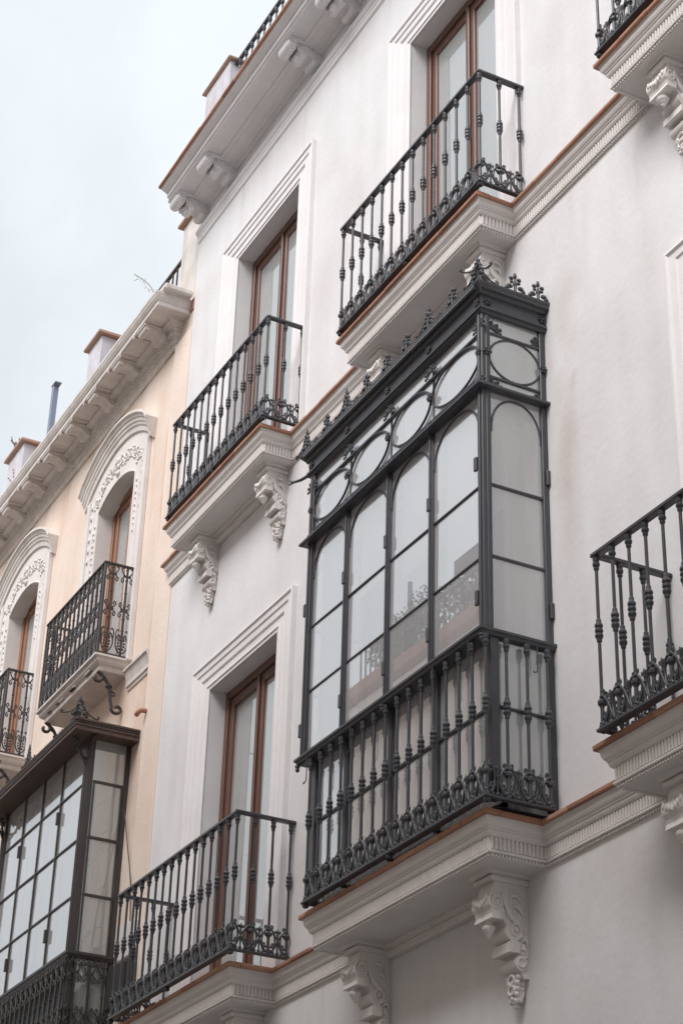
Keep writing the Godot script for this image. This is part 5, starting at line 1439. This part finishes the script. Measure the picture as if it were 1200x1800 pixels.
# ---------------------------------------------------------------- across the street
func house_opposite():
	for k in 2:
		var e: Array = [[-25.9, 14.0, 14.2], [-60.0, -25.9, 10.4]][k]
		var o := thing("house_opposite", ["ochre house with a roof terrace across the street, seen only reflected in the panes", "lower pale house across the street, left of the ochre one in reflections"][k], "building", Vector3((e[0] + e[1]) / 2.0, 0, 12))
		var holes := []
		var n := int((e[1] - e[0]) / 5.0)
		for i in n:
			for y in [1.2, 5.6, 10.0]:
				if y + 3.2 < e[2]: holes.append([e[0] + 1.8 + 5.0 * i, e[0] + 3.1 + 5.0 * i, y, y + 2.8])
		var s := S.new()
		s.add(pierced_wall(e[0], e[1], 0, e[2], 0.0, -0.4, holes), Transform3D(Basis(Vector3.UP, PI), Vector3(e[0] + e[1], 0, 8.0)))
		part(o, "wall", s, M.ochre_plaster if k == 0 else M.white_plaster)
		part(o, "core", boxed(Vector3(e[0], 0, 8.45), Vector3(e[1], e[2] - 0.1, 16)), M.ochre_plaster)
		part(o, "eaves_tiles", boxed(Vector3(e[0], e[2] - 0.1, 7.62), Vector3(e[1], e[2] + 0.12, 8.6), 0.02), M.dark_terracotta)
		part(o, "eaves_moulding", boxed(Vector3(e[0], e[2] - 0.35, 7.78), Vector3(e[1], e[2] - 0.102, 8.3), 0.03), M.white_trim)
		if k == 1: continue
		part(o, "attic_wall", boxed(Vector3(-23.85, 14.2, 9.0), Vector3(-8, 16.30, 15), 0.02), M.white_plaster)
		part(o, "attic_roof", boxed(Vector3(-24.2, 16.30, 8.6), Vector3(-7.6, 16.62, 15.4), 0.03), M.grey_slate)
		var hr := part(o, "terrace_rail", boxed(Vector3(-25.85, 15.30, 8.08), Vector3(-8.0, 15.34, 8.12)), M.iron)
		var br := S.new()
		br.box(Vector3(-0.01, 14.3, 8.09), Vector3(0.01, 15.3, 8.11))
		var bm := br.mesh()
		for i in 100: part(hr, "railing_bar", bm, M.iron, at(-25.8 + 0.17 * i, 0, 0))
		part(o, "mast", boxed(Vector3(-24.63, 14.3, 8.3), Vector3(-24.57, 16.3, 8.36)), M.grey_metal)
	# potted shrubs on that terrace
	for i in 4:
		var x: float = [-24.25, -24.95, -25.5, -23.2][i]
		var p := thing("potted_shrub", ["tallest leafy potted shrub at the corner of the attic across the street", "leafy potted shrub beside the mast on the opposite terrace", "low potted shrub at the end of the opposite terrace", "smallest potted shrub, in front of the attic wall across the street"][i], "potted plant", Vector3(x, 14.3, 8.45), "shrubs on the opposite terrace")
		var pot := S.new()
		pot.lathe([Vector2(0.0, 0.0), Vector2(0.16, 0.0), Vector2(0.22, 0.36), Vector2(0.24, 0.4), Vector2(0.2, 0.4), Vector2(0.0, 0.36)], 14)
		part(p, "pot", pot, M.terracotta, at(x, 14.31, 8.45))
		bush(p, Vector3(x, 15.35, 8.45), Vector3(0.46, 0.75 - 0.12 * i, 0.38), 1100, 40 + i)

func bush(p: Node, c: Vector3, r: Vector3, n: int, seed_: int):
	var rng := RandomNumberGenerator.new()
	rng.seed = seed_
	var s := S.new()
	for i in 7:
		var d := Vector3(rng.randf_range(-1, 1), rng.randf_range(0.2, 1), rng.randf_range(-1, 1)) * r * 0.8
		s.tube([c - Vector3(0, r.y + 0.35, 0), c - Vector3(0, r.y * 0.5, 0) + d * 0.3, c + d], [0.012, 0.009, 0.004], 5)
	part(p, "stem", s, M.dry_stem)
	var l := S.new()
	for i in n:
		var d := Vector3(rng.randfn(), rng.randfn(), rng.randfn()).normalized() * pow(rng.randf(), 0.4) * r
		var q := c + d
		var a := Vector3(rng.randfn(), rng.randfn(), rng.randfn()).normalized() * 0.035
		var b := a.cross(Vector3(rng.randfn(), rng.randfn(), rng.randfn())).normalized() * 0.018
		l.quad(q - a, q - b, q + a, q + b)
	var o := part(p, "leaves", l, M.leaf)
	o.set_meta("kind", "stuff")

# ---------------------------------------------------------------- small things
func small_things():
	# dry weeds rooted on the ledges
	var rng := RandomNumberGenerator.new()
	rng.seed = 12
	var w := thing("dry_twig", "bare dry twig leaning out over the cream house's corner block", "plant", Vector3(-17.24, 14.63, 0.28))
	var s := S.new()
	s.tube(curve([Vector3(-17.24, 14.63, 0.30), Vector3(-17.52, 15.00, 0.30), Vector3(-17.85, 15.33, 0.30), Vector3(-18.18, 15.62, 0.30)], 3), 0.006, 5)
	part(w, "stem", s, M.dry_stem)
	s = S.new()
	for i in 9:
		var u := 0.25 + 0.08 * i
		var q := Vector3(-17.24 - 0.94 * u, 14.66 + 0.96 * u, 0.30)
		s.tube([q, q + Vector3(rng.randf_range(-0.08, 0.03), rng.randf_range(-0.02, 0.09), rng.randf_range(-0.05, 0.05))], [0.004, 0.002], 4)
	part(w, "twigs", s, M.dry_stem)
	for e in [[Vector3(-23.60, 16.0, 0.0), "pale dry weed on top of the leftmost roof pier", 14, 0.24], [Vector3(-23.15, 15.0, 0.02), "thin weed growing at the foot of the leftmost roof pier", 9, 0.4]]:
		w = thing("dry_weed", e[1], "plant", e[0])
		s = S.new()
		var t := S.new()
		for i in e[2]:
			var d: Vector3 = Vector3(rng.randf_range(-0.6, 0.6), 1.0, rng.randf_range(-0.4, 0.5)) * e[3] * rng.randf_range(0.5, 1.0)
			s.tube(curve([e[0], e[0] + d * 0.5 + Vector3(rng.randf_range(-0.03, 0.03), 0.03, 0), e[0] + d], 2), 0.0035, 4)
			for k in 3: t.ball(e[0] + d * (1.0 - 0.12 * k) + Vector3(rng.randf_range(-0.02, 0.02), 0, 0), Vector3(0.012, 0.014, 0.010), 4, 5)
		part(w, "stems", s, M.dry_stem)
		part(w, "seed_heads", t, M.dry_stem)
	# flue on the cream roof
	w = thing("flue_post", "grey square metal flue standing on the cream house's roof between two piers", "flue", Vector3(-22.2, 14.6, -0.12))
	part(w, "pipe", boxed(Vector3(-22.40, 14.5, -0.16), Vector3(-22.325, 16.48, -0.08), 0.004), M.grey_metal)
	part(w, "cap", boxed(Vector3(-22.41, 16.482, -0.17), Vector3(-22.24, 16.505, -0.07), 0.004), M.grey_metal)
	# cable between the dark bay and the lower balcony
	s = S.new()
	s.tube(curve([Vector3(-17.60, 8.53, 0.03), Vector3(-17.44, 8.10, 0.024), Vector3(-17.24, 7.66, 0.034), Vector3(-17.14, 7.15, 0.036)], 5), 0.006, 5)
	tag(part(self, "hanging_cable", s, M.rusty_iron), "thin dark cable running down the cream corner from the glazed bay", "cable")
	# black box with a white cover behind the lower left balcony
	w = thing("meter_box", "black box with white cover on the cream wall behind the lower left balcony", "box", Vector3(-17.1, 6.6, 0.1))
	part(w, "case", boxed(Vector3(-17.32, 6.35, 0.008), Vector3(-16.90, 6.78, 0.17), 0.02), M.dark)
	part(w, "cover", boxed(Vector3(-17.34, 6.84, 0.008), Vector3(-16.92, 7.20, 0.09), 0.015), M.white_plastic)
	part(w, "bracket", boxed(Vector3(-17.15, 6.78, 0.008), Vector3(-17.08, 6.84, 0.05)), M.grey_metal)
